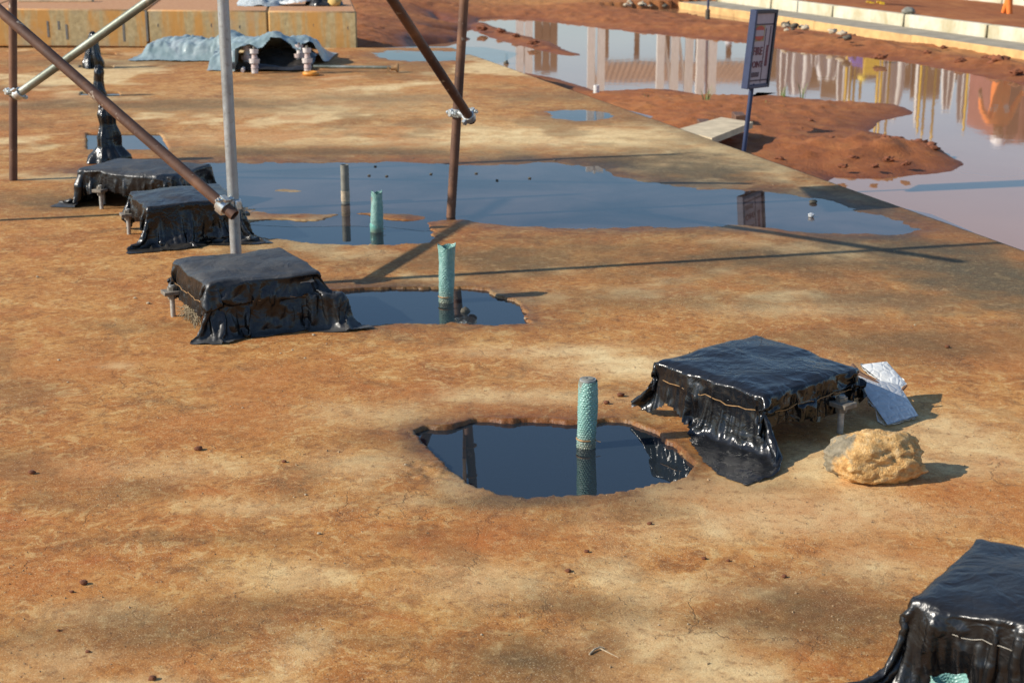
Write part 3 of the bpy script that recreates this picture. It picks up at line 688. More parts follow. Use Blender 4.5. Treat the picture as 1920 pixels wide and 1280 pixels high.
def block(center, ang, half, zb, zt, label, brackets):
    ca, sa = math.cos(ang), math.sin(ang); ux = (ca, sa, 0); uy = (-sa, ca, 0); uz = (0, 0, 1)
    b = empty('anchor_block', (center[0], center[1], 0), label, 'concrete block', 'anchor blocks standing on bolts')
    c = np.array([center[0], center[1], 0.])
    MB().box(c + np.array([0, 0, (zb + zt) / 2 - .012]), (half[0] - .010, half[1] - .010, (zt - zb) / 2 - .014), (ux, uy, uz), .012).build('body', M['concrete'], b)
    for sx in (-1, 1):
        for sy in (-1, 1):
            p = c + np.array(ux) * sx * (half[0] - .09) + np.array(uy) * sy * (half[1] - .09)
            MB().tube(p + np.array([0, 0, -.02]), p + np.array([0, 0, zb + .01]), .012, n=12).build('support_bolt', M['bolt'], b)
    for (lx, ly, yaw) in brackets:
        p = c + np.array(ux) * lx + np.array(uy) * ly; yw = ang + yaw; a0 = (math.cos(yw), math.sin(yw), 0); a1 = (-math.sin(yw), math.cos(yw), 0)
        br = MB().box(p + np.array(a0) * -.03 + np.array([0, 0, zb + .002]), (.068, .03, .008), (a0, a1, uz), .002).build('bracket', M['steel'], b)
        m = MB(); m.tube(p + np.array([0, 0, -.02]), p + np.array([0, 0, zb + .03]), .0105, n=14); m.build('bolt', M['bolt'], br)
        m = MB(); m.hexnut(p + np.array([0, 0, zb + .017]), .0185, .015); m.build('nut', M['steel'], br)
        m = MB(); m.hexnut(p + np.array([0, 0, zb - .016]), .0185, .018); m.build('nut', M['steel'], br)
    return b
def rot2(c, ang, lx, ly): return np.array([c[0] + lx * math.cos(ang) - ly * math.sin(ang), c[1] + lx * math.sin(ang) + ly * math.cos(ang)])
def center_from(Npt, ang, half): return rot2(Npt, ang, half[0], half[1])
HB = (.228, .228)
# nearest complete block, on the right (glossy film, rusty tie wire)
aD = R(39); cD = center_from(gp(1432, 738, .19)[:2], aD, HB)
block(cD, aD, HB, .095, .187, 'anchor block under glossy black film beside the near pool', [(.105, -.262, R(-90)), (-.1, .262, R(90))])
cover('plastic_cover', cD, aD, (-.228 - .36, .228 + .11, -.228 - .115, .228 + .10), HB, .095, .187, 4, M['cover_gloss'], 'glossy black plastic cover tied with rusty wire beside the near pool', tie=(.062, .060), tie_mat=M['wire'], cut=lambda U, W: np.interp(W, [-.34, -.22, -.12, .0, .08, .16, .26, .34], [.35, .32, .27, .18, .12, .12, .15, .15]) + (U + .228))
# dusty block in the middle left
aC = R(28.5); cC = center_from(gp(390, 532, .22)[:2], aC, HB)
block(cC, aC, HB, .10, .217, 'anchor block under dusty black film below the silver upright', [(-.258, .17, R(180)), (.258, -.1, 0)])
cover('plastic_cover', cC, aC, (-.228 - .13, .228 + .16, -.228 - .225, .228 + .12), HB, .10, .217, 12, M['cover_dusty'], 'dusty grey topped black plastic cover below the silver scaffold upright', tie=(.085, .085), tie_mat=M['wire'])
# crumpled one behind it
aB = R(24); cB = rot2(gp(282, 392, .21)[:2], aB, .21, .21); cB = center_from(gp(276, 388, .20)[:2], aB, HB)
block(cB, aB, HB, .10, .197, 'anchor block under crumpled black film behind the silver upright', [(-.262, .12, R(180)), (.262, -.1, 0)])
cover('plastic_cover', cB, aB, (-.228 - .10, .228 + .13, -.228 - .205, .228 + .12), HB, .10, .197, 23, M['cover_mid'], 'crumpled black plastic cover partly behind the silver upright')
# farthest one
aA = R(-20); cA = .5 * (gp(154, 313, .2)[:2] + gp(386, 311, .2)[:2]) + np.array([.01, -.02])
HA = (.30, .20)
block(cA, aA, HA, .10, .197, 'anchor block under grey topped black film farthest from the camera', [(-.14, -.232, R(-90)), (.1, .23, R(90))])
cover('plastic_cover', cA, aA, (-.30 - .22, .30 + .16, -.20 - .10, .20 + .15), HA, .10, .197, 31, M['cover_dusty'], 'grey topped black plastic cover farthest back beside the wrapped bolt')
# cropped one in the bottom right corner
aE = R(-36); HE = (.235, .20); cE = center_from(gp(1712, 1118, .21)[:2], aE, HE)
block(cE, aE, HE, .10, .207, 'anchor block under black film in the bottom right corner', [(.1, -.262, R(-90))])
cover('plastic_cover', cE, aE, (-.235 - .15, .235 + .2, -.20 - .21, .20 + .12), HE, .10, .207, 45, M['cover_worn'], 'folded black plastic cover cut off by the bottom right corner', tie=(.055, .05), tie_mat=M['wire_pale'], h=.019, slack=.22, wire_r=.0009)

# ------------------------------------------------------------------ pipes in bubble wrap
def mat_wrap(name, c0, c1):
    t = NT(name); n = t.noise(60, 4); n2 = t.noise(9, 4)
    c = t.mix(t.rng(n, .3, .7), c0, c1); c = t.mix(t.rng(n2, .62, .75, 0, .7), c, (.30, .27, .15))
    sx = t.n('ShaderNodeSeparateXYZ'); t.L(t.co(), sx.inputs[0]); c = t.mix(t.math('MULTIPLY', t.rng(sx.outputs[2], .075, .012), t.rng(n2, .3, .6, .2, .8)), c, (.14, .11, .065))
    sp = t.rng(t.noise(240, 2), .62, .72, 0, .45); c = t.mix(sp, c, (.62, .86, .80))
    t.pbsdf(c, .32, 0, t.bump(n, .2, .002), spec=.5); return t.m
M['teal'] = mat_wrap('teal_bubble_wrap', (.13, .285, .24), (.235, .40, .35)); M['teal_flat'] = mat_wrap('teal_film', (.085, .36, .30), (.14, .46, .385))
M['pipe_grey'] = simple('grey_plastic_pipe', (.20, .19, .15), .6, 0, .3, 20, .2)
def bubble_sleeve(name, c, z0, z1, rad, parent, mat, bub=.0085, amp=.0026, n=None, lean=(0, 0), top_fn=None, seed=0):
    nb = max(10, int(2 * math.pi * rad(.5) / bub)); n_th = nb * 6; rows = max(4, int((z1 - z0) / (bub * .87))); n_z = rows * 6
    th = np.arange(n_th) / n_th * 2 * math.pi; zt_ = np.linspace(0, 1, n_z + 1)
    T, Zn = np.meshgrid(th, zt_, indexing='ij')
    a = T / (2 * math.pi) * nb + .32 * np.sin(3 * T + 9 * Zn + seed) + .2 * np.sin(7 * T - 23 * Zn); b = Zn * rows + .35 * np.sin(2 * T + 5 * Zn + seed) + .22 * np.sin(5 * T + 17 * Zn); bi = np.floor(b); fa = (a + .5 * (bi % 2)) % 1 - .5; fb = b - bi - .5
    d = np.sqrt((fa * 1.0) ** 2 + (fb * .95) ** 2); bumpv = np.sqrt(np.clip(1 - (d / .47) ** 2, 0, 1))
    cell = _hash(np.floor((a + .5 * (bi % 2)) % nb), bi, seed + 5); bumpv = bumpv * (.55 + .6 * cell)
    base = np.vectorize(rad)(zt_)[None, :] * (1 + .035 * np.sin(2 * T + 3 * Zn + seed) + .03 * np.sin(3 * T - 7 * Zn))
    r = base + amp * bumpv
    zz = z0 + (z1 - z0) * Zn
    if top_fn is not None: zz = zz + top_fn(T) * sstep(.8, 1, Zn)
    X = c[0] + r * np.cos(T) + lean[0] * (zz - z0); Y = c[1] + r * np.sin(T) + lean[1] * (zz - z0)
    V = np.stack([X, Y, zz], -1); f = grid_faces(n_th + 1, n_z + 1); nv = n_th * (n_z + 1); f = f % nv
    return mobj(name, V.reshape(-1, 3), f, mat, parent, True)
def wrapped_pipe(px, py, topy, r, label, seed, flare=0.0, capd=True, collar=None):
    c = gp(px, py, -.012); top = gy(px, topy, c[1])[2]
    e = empty('wrapped_pipe', c, label, 'pipe')
    MB().tube((c[0], c[1], -.12), (c[0], c[1], top - (.004 if capd else .03)), r * .82, n=28, hollow=r * .74).build('pipe', M['pipe_grey'], e)
    rad = (lambda t: r * (1 + flare * max(0, (t - .72) / .28) ** 1.5 + .05 * math.sin(t * 9 + seed)))
    bubble_sleeve('bubble_wrap', c, -.10, top - .004, rad, e, M['teal'], seed=seed, lean=(.02, 0), top_fn=(lambda T: .006 * np.sin(T * 2 + 1) + .003 * np.sin(T * 5)) if flare else None)
    mb = MB(); ring(mb, (c[0], c[1], .014), (0, 0, 1), r * 1.0, r * 1.075, .003, 30); mb.build('tie_wire', M['wire'], e)
    MB().path([(c[0] + r * 1.03, c[1] - .012, .014), (c[0] + r * 1.25, c[1] - .02, .012), (c[0] + r * 1.6, c[1] - .02, .009)], .0014, 5).build('wire_end', M['wire'], e)
    if capd: 
        mb = MB().tube((c[0] + .02 * top, c[1], top - .012), (c[0] + .02 * top, c[1], top + .002), r * .90, n=32); mb.build('pipe_end', simple('grey_end_cap', (.30, .31, .29), .5, 0, .2, 40), e)
        mb = MB(); ring(mb, (c[0] + .02 * top, c[1], top + .003), (0, 0, 1), r * .2, r * .72, .0015, 30); mb.build('end_disc', M['pipe_grey'], e)
    if collar:
        mb = MB(); v = []; n = 30
        for k, (zz, rr) in enumerate([(-.06, 1.1), (-.012, 1.12), (.02, 1.14), (.032, 1.10), (.036, .98)]):
            for i in range(n): 
                an = 2 * math.pi * i / n; q = r * rr * (1 + .05 * math.sin(3 * an + k)); v.append((c[0] + q * math.cos(an), c[1] + q * math.sin(an), zz + .004 * math.sin(2 * an)))
        mb.add(v, [(k * n + i, k * n + (i + 1) % n, (k + 1) * n + (i + 1) % n, (k + 1) * n + i) for k in range(4) for i in range(n)]); mb.build('loose_collar', M['teal_flat'], e)
    return e
wrapped_pipe(1098, 836, 711, .0285, 'turquoise bubble wrapped pipe standing in the near pool', 1)
wrapped_pipe(836, 566, 458, .0310, 'turquoise wrapped pipe with flared top in the second pool', 2, flare=.28, capd=False)
wrapped_pipe(706, 436, 358, .0300, 'smallest turquoise wrapped pipe beside the grey pipe stub', 3, flare=-.12, capd=False, collar=True)
c = gp(1778, 1345, 0); 
e = wrapped_pipe(1770, 1362, 1272, .030, 'turquoise pipe top at the bottom edge before the corner block', 6, flare=.15, capd=False)
c = gp(648, 381, -.006); top = gy(648, 309, c[1])[2]
gpipe = empty('pipe_stub', c, 'bare grey pipe stub standing in the pool', 'pipe')
MB().tube((c[0], c[1], -.1), (c[0], c[1], top), .0235, n=26, hollow=.0205).build('pipe', M['pipe_grey'], gpipe)
mb = MB(); ring(mb, (c[0], c[1], .035), (0, 0, 1), .0235, .0248, .030, 26); mb.build('pale_band', simple('dried_mud', (.42, .33, .22), .9, 0, .3, 40), gpipe)
# small valve-like lump behind the second wrapped pipe
c = gp(872, 592, -.03)
def lump(name, c, s, seed, mat, parent=None, sub=3, amp=.25, freq=3.0, facet=.0, label=None, cat=None, group=None, planes=0):
    import bmesh
    from mathutils import noise as mn
    bm = bmesh.new(); bmesh.ops.create_icosphere(bm, subdivisions=sub, radius=1.0)
    rg = random.Random(seed); off = Vector((rg.random() * 50, rg.random() * 50, rg.random() * 50))
    pn = [(Vector((rg.gauss(0, 1), rg.gauss(0, 1), rg.gauss(0, 1))).normalized(), rg.uniform(.74, .96)) for _ in range(planes)]
    for v in bm.verts:
        d = v.co.normalized(); k0 = min([1.0] + [b / max(d.dot(n_), .05) for n_, b in pn]); k = k0 * 1.08 if planes else 1; k = k + amp * mn.fractal(d * freq * .5 + off, 1.0, 2.0, 5) + facet * (mn.cell(d * 2.2 + off) - .5)
        k += amp * .35 * mn.fractal(d * freq * 2.2 + off, 1.0, 2.0, 3)
        v.co = Vector((d.x * s[0], d.y * s[1], d.z * s[2])) * k
        if v.co.z < -s[2] * .82: v.co.z = -s[2] * .82 + (v.co.z + s[2] * .82) * .2
    vv = [tuple(np.array(c) + np.array(v.co) + np.array([0, 0, s[2] * .80])) for v in bm.verts]; ff = [[v.index for v in f.verts] for f in bm.faces]; bm.free()
    o = mobj(name, vv, ff, mat, parent, True, loc=c if parent is None else None)
    if label: tag(o, label, cat, group)
    return o
M['soil'] = simple('brown_soil', (.16, .055, .022), .95, 0, .4, 60, .5); M['pebble'] = simple('pale_pebble', (.42, .33, .21), .9, 0, .35, 60, .4)
M['darkstone'] = simple('dark_stone', (.10, .085, .06), .9, 0, .4, 40, .5)
lump('mortar_lump', c, (.020, .018, .020), 9, M['darkstone'], label='small dark mortar lump in the second pool beside its pipe', cat='lump')

# ------------------------------------------------------------------ bolts wrapped in black film
def wrapped_bolts(px, py, prof, label, seed, folds=7):
    c = gp(px, py); n = 72; m = 44; v = []; f = []
    rg = np.random.default_rng(seed); ph = rg.random(8) * 6.28
    H_ = prof[-1][0]; zs = np.linspace(0, 1, m)
    for j, t in enumerate(zs):
        z = t * H_; r = np.interp(z, [p[0] for p in prof], [p[1] for p in prof])
        for i in range(n):
            a = 2 * math.pi * i / n
            k = 1 + .20 * math.sin(folds * a + ph[0] + 2.2 * t) * (1 - .6 * t) * (.6 + .4 * math.sin(3 * a + ph[1])) + .10 * math.sin(3 * a + ph[2] + 5 * t) + .07 * math.sin(13 * a + ph[3] + 9 * t) * (1 - t)
            k += .05 * math.sin(15 * t + ph[4] + 2 * a)
            v.append((c[0] + r * k * math.cos(a) + .02 * t * math.sin(ph[5]), c[1] + r * k * math.sin(a), z + .01 * math.sin(5 * a + ph[6]) * (t > .9) + .004))
    for j in range(m - 1):
        for i in range(n): f.append((j * n + i, j * n + (i + 1) % n, (j + 1) * n + (i + 1) % n, (j + 1) * n + i))
    f.append(tuple((m - 1) * n + i for i in range(n)))
    o = mobj('wrapped_bolt', v, f, M['cover_mid'], smooth=True, loc=c)
    tag(o, label, 'wrapped bolt')
    tz = H_ * .42; r = np.interp(tz, [p[0] for p in prof], [p[1] for p in prof])
    mb = MB(); ring(mb, (c[0], c[1], tz), (0, 0, 1), r * .9, r * 1.04, .003, 24); mb.build('tie', M['cover_gloss'], o)
wrapped_bolts(205, 304, [(0, .125), (.04, .115), (.10, .072), (.17, .066), (.24, .048), (.30, .054), (.35, .040), (.375, .012)], 'tall bolt wrapped in black film, nearest of three in a row', 3)
wrapped_bolts(186, 180, [(0, .06), (.05, .05), (.12, .036), (.19, .042), (.225, .034), (.25, .012)], 'slim bolt wrapped in black film, middle of three in a row', 5)
wrapped_bolts(176, 128, [(0, .095), (.06, .09), (.14, .07), (.22, .052), (.28, .05), (.32, .036), (.345, .012)], 'stout bolt wrapped in black film, farthest of three in a row', 8)

# ------------------------------------------------------------------ rock, foil bag
def mat_rock():
    t = NT('broken_mortar_rock'); n1 = t.noise(9, 5, .6, .5); n2 = t.noise(45, 6, .7); n3 = t.noise(160, 4, .6)
    c = t.ramp(n2, [(.3, (.38, .18, .055)), (.5, (.62, .36, .125)), (.7, (.74, .53, .27))])
    sx = t.n('ShaderNodeSeparateXYZ'); t.L(t.co(), sx.inputs[0])
    g = t.math('ADD', t.math('MULTIPLY', sx.outputs[0], -3.4), t.math('MULTIPLY', sx.outputs[2], 1.2)); g = t.math('ADD', g, n1)
    c = t.mix(t.rng(g, .86, .95), c, t.ramp(n2, [(.3, (.17, .14, .085)), (.6, (.29, .24, .16)), (.75, (.36, .32, .24))]))
    c = t.mix(t.rng(n3, .62, .74, 0, .5), c, (.15, .10, .06))
    h = t.math('ADD', t.math('MULTIPLY', n2, .7), t.math('MULTIPLY', n3, .4)); t.pbsdf(c, .95, 0, t.bump(h, .9, .012)); return t.m
c = gp(1640, 893); lump('rock', c, (.142, .092, .074), 17, mat_rock(), sub=5, amp=.13, freq=6.0, planes=11, label='ochre and grey lump of broken mortar beside the covered block', cat='rock')
def mat_foil(name, col, rough, metal):
    t = NT(name); n = t.noise(24, 5, .6, .6); v = t.voro(34, 'DISTANCE_TO_EDGE')
    h = t.math('ADD', n, t.math('MULTIPLY', t.rng(v, 0, .2), .5)); c = t.mix(t.rng(n, .35, .7), tuple(x * .72 for x in col), col)
    t.pbsdf(c, t.rng(n, .3, .7, rough, rough + .2), metal, t.bump(h, .55, .006)); return t.m
M['foil'] = mat_foil('silver_foil', (.66, .66, .64), .24, .35); M['white_film'] = mat_foil('white_film', (.78, .78, .74), .4, 0); M['brownwood'] = simple('brown_tape', (.13, .065, .035), .7, 0, .3, 50, .3)
def pillow(name, corners, thick, seed, mat, parent, n=34, crump=.006):
    """a stuffed sheet between four corners (tl, tr, br, bl)"""
    tl, tr, br, bl = [np.array(q, float) for q in corners]
    u, w_ = np.meshgrid(np.linspace(0, 1, n), np.linspace(0, 1, n), indexing='ij')
    P = ((1 - u) * (1 - w_))[..., None] * tl + (u * (1 - w_))[..., None] * tr + (u * w_)[..., None] * br + ((1 - u) * w_)[..., None] * bl
    nn = np.cross(tr - tl, bl - tl); nn /= np.linalg.norm(nn)
    env = np.clip(np.sin(math.pi * u) * np.sin(math.pi * w_), 0, 1) ** .45
    cr = crump * fbm(u, w_, 5, 4, seed) + crump * .9 * np.abs(fbm(u, w_, 3, 3, seed + 4))
    A = P + nn * (env * thick + cr)[..., None]; B = P - nn * (env * thick * .6 + .002)[..., None]
    V = np.concatenate([A.reshape(-1, 3), B.reshape(-1, 3)]); f1 = grid_faces(n, n); N2 = n * n
    i = np.arange(N2).reshape(n, n); loop = np.concatenate([i[:-1, 0], i[-1, :-1], i[:0:-1, -1], i[0, :0:-1]]); l2 = np.roll(loop, -1)
    side = np.stack([loop, l2, l2 + N2, loop + N2], -1)
    V[:, 2] = np.maximum(V[:, 2], .003)
    return mobj(name, V, np.concatenate([f1, f1[:, ::-1] + N2, side]), mat, parent, True)
fb = gp(1690, 792); bag = empty('foil_bag', fb, 'crumpled silver foil bag with white lining leaning on the covered block', 'foil bag')
pillow('foil_sheet', (gy(1596, 702, 4.93), gy(1686, 722, 4.90), gp(1722, 780, .012), gp(1664, 797, .010)), .016, 3, M['foil'], bag, crump=.034)
pillow('white_lining', (gy(1612, 684, 4.98), gy(1662, 678, 5.00), gy(1700, 720, 4.93), gy(1676, 736, 4.885)), .014, 8, M['white_film'], bag, crump=.016)
MB().path([gy(1598, 684, 4.97), gy(1612, 700, 4.93), gy(1640, 716, 4.90), gy(1665, 730, 4.88), gy(1690, 733, 4.88), gy(1700, 722, 4.89)], [.006, .008, .008, .006, .006, .004], 8).build('brown_strip', M['brownwood'], bag)

# ------------------------------------------------------------------ loose clods and pebbles on the slab
brown = [(60, 888, 7), (372, 844, 8), (157, 1095, 8), (1163, 743, 7), (1137, 757, 6), (135, 1110, 4), (1100, 1035, 5), (1065, 1072, 6), (1776, 652, 5), (286, 1274, 8), (165, 1223, 5), (1470, 1082, 5), (1320, 1048, 5), (110, 1183, 4), (1365, 1052, 4), (533, 867, 5), (1218, 983, 5)]
for i, (px, py, w_) in enumerate(brown):
    c = gp(px, py); r = w_ / (.579 * (py + 200)); lump('soil_clod', c, (r, r * .8, r * .62), 100 + i, M['soil'], sub=2, amp=.35, label='small dark brown soil clod lying on the ochre slab', cat='clod', group='soil clods on the slab')
pale = [(253, 560, 6), (278, 570, 7), (588, 629, 6), (548, 657, 4), (572, 672, 4), (598, 1001, 7), (573, 928, 5), (760, 872, 5), (127, 717, 4), (110, 676, 5), (526, 663, 4), (612, 645, 3), (620, 674, 3), (1290, 1170, 4), (903, 1190, 5), (1235, 1172, 4), (130, 382, 6), (1715, 610, 4), (455, 765, 4), (432, 762, 3), (985, 598, 5), (70, 520, 5)]
for i, (px, py, w_) in enumerate(pale):
    c = gp(px, py); r = w_ * .55 / (.579 * (py + 200)); lump('pebble', c, (r, r * .8, r * .6), 200 + i, M['pebble'], sub=2, amp=.3, label='small pale pebble lying on the ochre slab', cat='pebble', group='pale pebbles on the slab')
for i, (px, py) in enumerate([(1525, 381), (704, 313), (725, 331), (692, 330), (808, 327), (893, 326), (993, 335), (775, 299), (1040, 302), (932, 339)]):
    c = gp(px, py, -.006); r = (.022 if i == 0 else .010); lump('pebble', c, (r, r * .8, r * .5), 260 + i, M['darkstone'], sub=2, amp=.3, label='small dark stone poking out of the long shallow puddle', cat='pebble', group='stones in the long puddle')
c = gp(1521, 407, -.005); lump('foil_scrap', c, (.016, .012, .012), 291, M['foil'], sub=3, amp=.4, label='bright scrap of foil in the long shallow puddle', cat='scrap')
# grit: far too many grains to count
gv = MB(); rg = random.Random(5)
for i in range(1500):
    py = 300 + 980 * rg.random() ** .8; px = rg.uniform(-20, 1940); q = gp(px, py)
    if q[0] > edge_x(q[1]) - .05 or q[1] < 2.7: continue
    if any(sdpoly(np.array([q[0]]), np.array([q[1]]), P_)[0] < .02 for P_ in (POOL1, POOL2, POOL3, PUDDLE)): continue
    r = rg.uniform(.0012, .0032) * (1.6 if rg.random() < .06 else 1); a = rg.random() * 6
    gv.add([(q[0] + r * math.cos(a), q[1] + r * math.sin(a), 0), (q[0] + r * math.cos(a + 2.1), q[1] + r * math.sin(a + 2.1), 0), (q[0] + r * math.cos(a + 4.2), q[1] + r * math.sin(a + 4.2), 0), (q[0], q[1], r * 1.2 + .001)], [(0, 1, 3), (1, 2, 3), (2, 0, 3)])
o = gv.build('grit', simple('grit', (.30, .20, .11), .9, 0, .8, 400), smooth=False, sharp=None); tag(o, 'fine grit scattered over the slab', kind='stuff')
tw = gp(1120, 1218)
t_ = empty('twig', tw, 'pale forked twig lying on the slab near the bottom edge', 'twig')
MB().path([gp(1105, 1226, .003), gp(1114, 1217, .005), gp(1125, 1212, .006), gp(1134, 1214, .004)], [.0022, .0028, .0022, .001], 6).build('stem', M['pebble'], t_)
MB().path([gp(1122, 1213, .005), gp(1140, 1222, .004), gp(1160, 1232, .003)], [.0015, .001, .0006], 5).build('side_shoot', M['pebble'], t_)

# ------------------------------------------------------------------ sign at the slab edge
blue = simple('blue_paint', (.022, .034, .085), .45, 0, .15, 30); dark = simple('shaded_frame_blue', (.02, .022, .035), .5); panelm = simple('sign_face', (.46, .38, .39), .55, 0, .06, 20)  # dark is the frame's blue with shade put into the colour
red = simple('sign_red', (.50, .09, .05), .55); maroon = simple('sign_maroon', (.16, .035, .05), .55); ink = simple('sign_ink', (.10, .065, .08), .6)
YS = 10.755; sb = gy(1397, 330, YS); st = gy(1435, 20, YS); sb = st + (sb - st) * ((st[2] + .5) / (st[2] - sb[2]))
sg = empty('sign_post', (sb[0], sb[1], WL), 'blue framed fire point sign on a leaning blue post', 'sign')
up_ = (st - sb) / np.linalg.norm(st - sb); bz = R(54); nrm = np.array([math.sin(bz), -math.cos(bz), 0]); nrm -= up_ * np.dot(nrm, up_); nrm /= np.linalg.norm(nrm); rt = np.cross(up_, nrm); rt /= np.linalg.norm(rt)
if rt[0] < 0: rt = -rt
hi = np.linalg.norm(gy(1437, 21, YS) - gy(1412, 160, YS)); ctr = gy(1425, 92, YS); hw = .150
MB().tube(ctr - rt * .055 - up_ * 1.2, ctr - rt * .055 - up_ * (hi / 2 - .02), .0165, n=18).build('post', blue, sg)
MB().box(ctr, (hw - .012, hi / 2 - .012, .012), (rt, up_, nrm), .002).build('backing', panelm, sg)
for s_, m_ in ((-1, blue), (1, dark)):
    MB().box(ctr + rt * s_ * hw, (.014, hi / 2 + .012, .024), (rt, up_, nrm), .002).build('frame_side', m_, sg)
    MB().box(ctr + up_ * s_ * hi / 2, (hw - .0145, .012, .024), (rt, up_, nrm), .002).build('frame_rail', m_ if s_ > 0 else blue, sg)
face = lambda u, v, hu, hv, m_, nm, dn=.0128: MB().box(ctr + rt * u + up_ * v + nrm * dn, (hu, hv, .0012), (rt, up_, nrm)).build(nm, m_, sg)
face(0, hi * .33, hw - .016, .005, ink, 'divider'); face(0, -hi * .42, hw - .016, .005, ink, 'divider'); face(.035, -.045, .004, hi * .365, ink, 'divider')
yel = simple('sign_yellow', (.34, .26, .12), .6); face(-.06, hi * .215, .075, hi * .108, yel, 'pictogram_ground', .0126); face(-.06, hi * .215, .058, hi * .045, panelm, 'pictogram_band', .0146)
for k, sv in ((1, 1), (-1, -1)):
    v = [ctr + rt * (-.06 + .062 * math.cos(a)) + up_ * (hi * .215 + sv * (hi * .04 + .030 * math.sin(a))) + nrm * .0150 for a in np.linspace(0, math.pi, 14)]
    v2 = [q + nrm * .001 for q in v]; mobj('pictogram', v + v2, [tuple(range(13, -1, -1)), tuple(14 + i for i in range(14))] + [(i, (i + 1) % 14, 14 + (i + 1) % 14, 14 + i) for i in range(14)], red, sg, False)
def letters(txt, u, v, size, mat):
    cu = bpy.data.curves.new('lettering', 'FONT'); cu.body = txt; cu.size = size; cu.extrude = .0006; cu.align_x = 'CENTER'; cu.align_y = 'CENTER'; cu.offset = size * .02
    to = bpy.data.objects.new('tmp', cu); COL.objects.link(to); bpy.context.view_layer.update()
    me = bpy.data.meshes.new_from_object(to.evaluated_get(bpy.context.evaluated_depsgraph_get())); bpy.data.objects.remove(to); bpy.data.curves.remove(cu)
    q = [ctr + rt * (u + p.co.x) + up_ * (v + p.co.y) + nrm * (.0145 + p.co.z) for p in me.vertices]
    mobj('lettering', q, [list(p.vertices) for p in me.polygons], mat, sg, False); bpy.data.meshes.remove(me)
letters('FIRE', -.055, -.015, .075, maroon); letters('POINT', -.055, -.105, .060, maroon)
for k in range(5): face(-.10 + .023 * k, -hi * .34, .008, .016, ink, 'small_lettering')
face(.085, -.03, .016, .055, maroon, 'extinguisher_body'); face(.100, .085, .006, .070, ink, 'extinguisher_hose'); face(.085, -.10, .018, .018, maroon, 'extinguisher_foot')

# ------------------------------------------------------------------ things on the mud beside the slab
M['board'] = simple('pale_board', (.55, .44, .28), .85, 0, .2, 9, .3)
b0, b1, b2, b3 = gp(1268, 243, -.16), gp(1352, 220, -.16), gp(1412, 229, -.16), gp(1335, 259, -.16)
pl = [b0, b1, b2, b3]; v = [p + np.array([0, 0, dz]) for dz in (0, -.05) for p in pl]
o = mobj('board', v, [(0, 1, 2, 3), (7, 6, 5, 4), (0, 4, 5, 1), (1, 5, 6, 2), (2, 6, 7, 3), (3, 7, 4, 0)], M['board'], None, False, loc=gp(1340, 240, WL)); tag(o, 'pale broken board lying on the mud against the slab edge', 'board')
if o.data.polygons[0].normal.z < 0: o.data.flip_normals()
for bx_, by_ in ((1385, 232), (1320, 246)): q = gp(bx_, by_, -.30); MB().box(q + np.array([0, 0, -.03]), (.05, .12, .119), bev=.006).build('bearer', M['brownwood'], o, smooth=False)
pillow('plastic_scrap', (gp(1402, 232, -.22), gp(1432, 224, -.20), gp(1452, 247, -.33), gp(1420, 246, -.33)), .02, 5, M['cover_mid'], tag(empty('plastic_scrap_heap', gp(1428, 240, WL), 'black plastic scrap on the mud behind the sign post', 'scrap')), n=16, crump=.03)
def stub(px, py, z, h, r, m_, label, cat, name):
    q = gp(px, py, z); e = empty(name, q, label, cat); MB().tube(q + np.array([0, 0, -.15]), q + np.array([0, 0, h]), r, n=14, hollow=r * .8).build('shaft', m_, e)
    MB().tube(q + np.array([0, 0, -.15]), q + np.array([0, 0, .02]), r * 1.5, n=14).build('foot', M['darkstone'], e)
stub(949, 120, WL, .13, .022, M['pipe_grey'], 'short grey stake in the muddy water beside the slab corner', 'stake', 'stake')
stub(1118, 178, WL + .05, .10, .030, M['white_film'], 'short white pipe stub at the slab edge by the mud', 'pipe', 'pipe_stub')
q = gp(1327, 22, -.25); e = empty('blue_pole', q, 'thin blue pole standing before the far kerb', 'pole'); MB().tube(q + np.array([0, 0, -.2]), q + np.array([.02, 0, 1.3]), .02, n=12).build('shaft', blue, e); MB().tube(q + np.array([0, 0, -.2]), q + np.array([0, 0, .03]), .04, n=12).build('foot', M['darkstone'], e)
grass_m = simple('grass_blade', (.14, .20, .05), .6, 0, .4, 10)
def tuft(px, py, h, n, label, seed):
    q = gp(px, py, WL + .06); rg = random.Random(seed); mb = MB()
    for i in range(n):
        a = rg.random() * 6.28; hh = h * rg.uniform(.5, 1); b = rg.uniform(.1, .5) * hh; o0 = np.array([math.cos(a + 1) * .03 * rg.random(), math.sin(a + 1) * .03 * rg.random(), -.05]); w_ = .006
        d = np.array([math.cos(a), math.sin(a), 0]); pp = np.array([-d[1], d[0], 0])
        pts = [q + o0 + d * b * t * t + np.array([0, 0, hh * t]) for t in (0, .35, .7, 1)]
        v = []
        for k, p in enumerate(pts): ww = w_ * (1, .9, .6, .1)[k]; v += [p - pp * ww, p + pp * ww]
        mb.add(v, [(0, 1, 3, 2), (2, 3, 5, 4), (4, 5, 7, 6)])
    o = mb.build('grass_tuft', grass_m, loc=q, sharp=None); tag(o, label, 'grass')
tuft(1325, 197, .26, 16, 'tallest green grass tuft on the mud before the water', 1); tuft(1436, 205, .14, 8, 'small grass tuft just right of the sign post', 2); tuft(1468, 178, .16, 7, 'thin grass blades at the water edge right of the sign', 3); tuft(1506, 176, .20, 6, 'two arching grass blades farther right at the water edge', 4); tuft(1378, 262, .08, 9, 'short grass sprig below the pale board', 5); tuft(1212, 190, .14, 7, 'short grass tuft at the left end of the mud', 6)
mudm = simple('mud_clod', (.20, .065, .027), .95, 0, .35, 14, .6)
rg = random.Random(11)
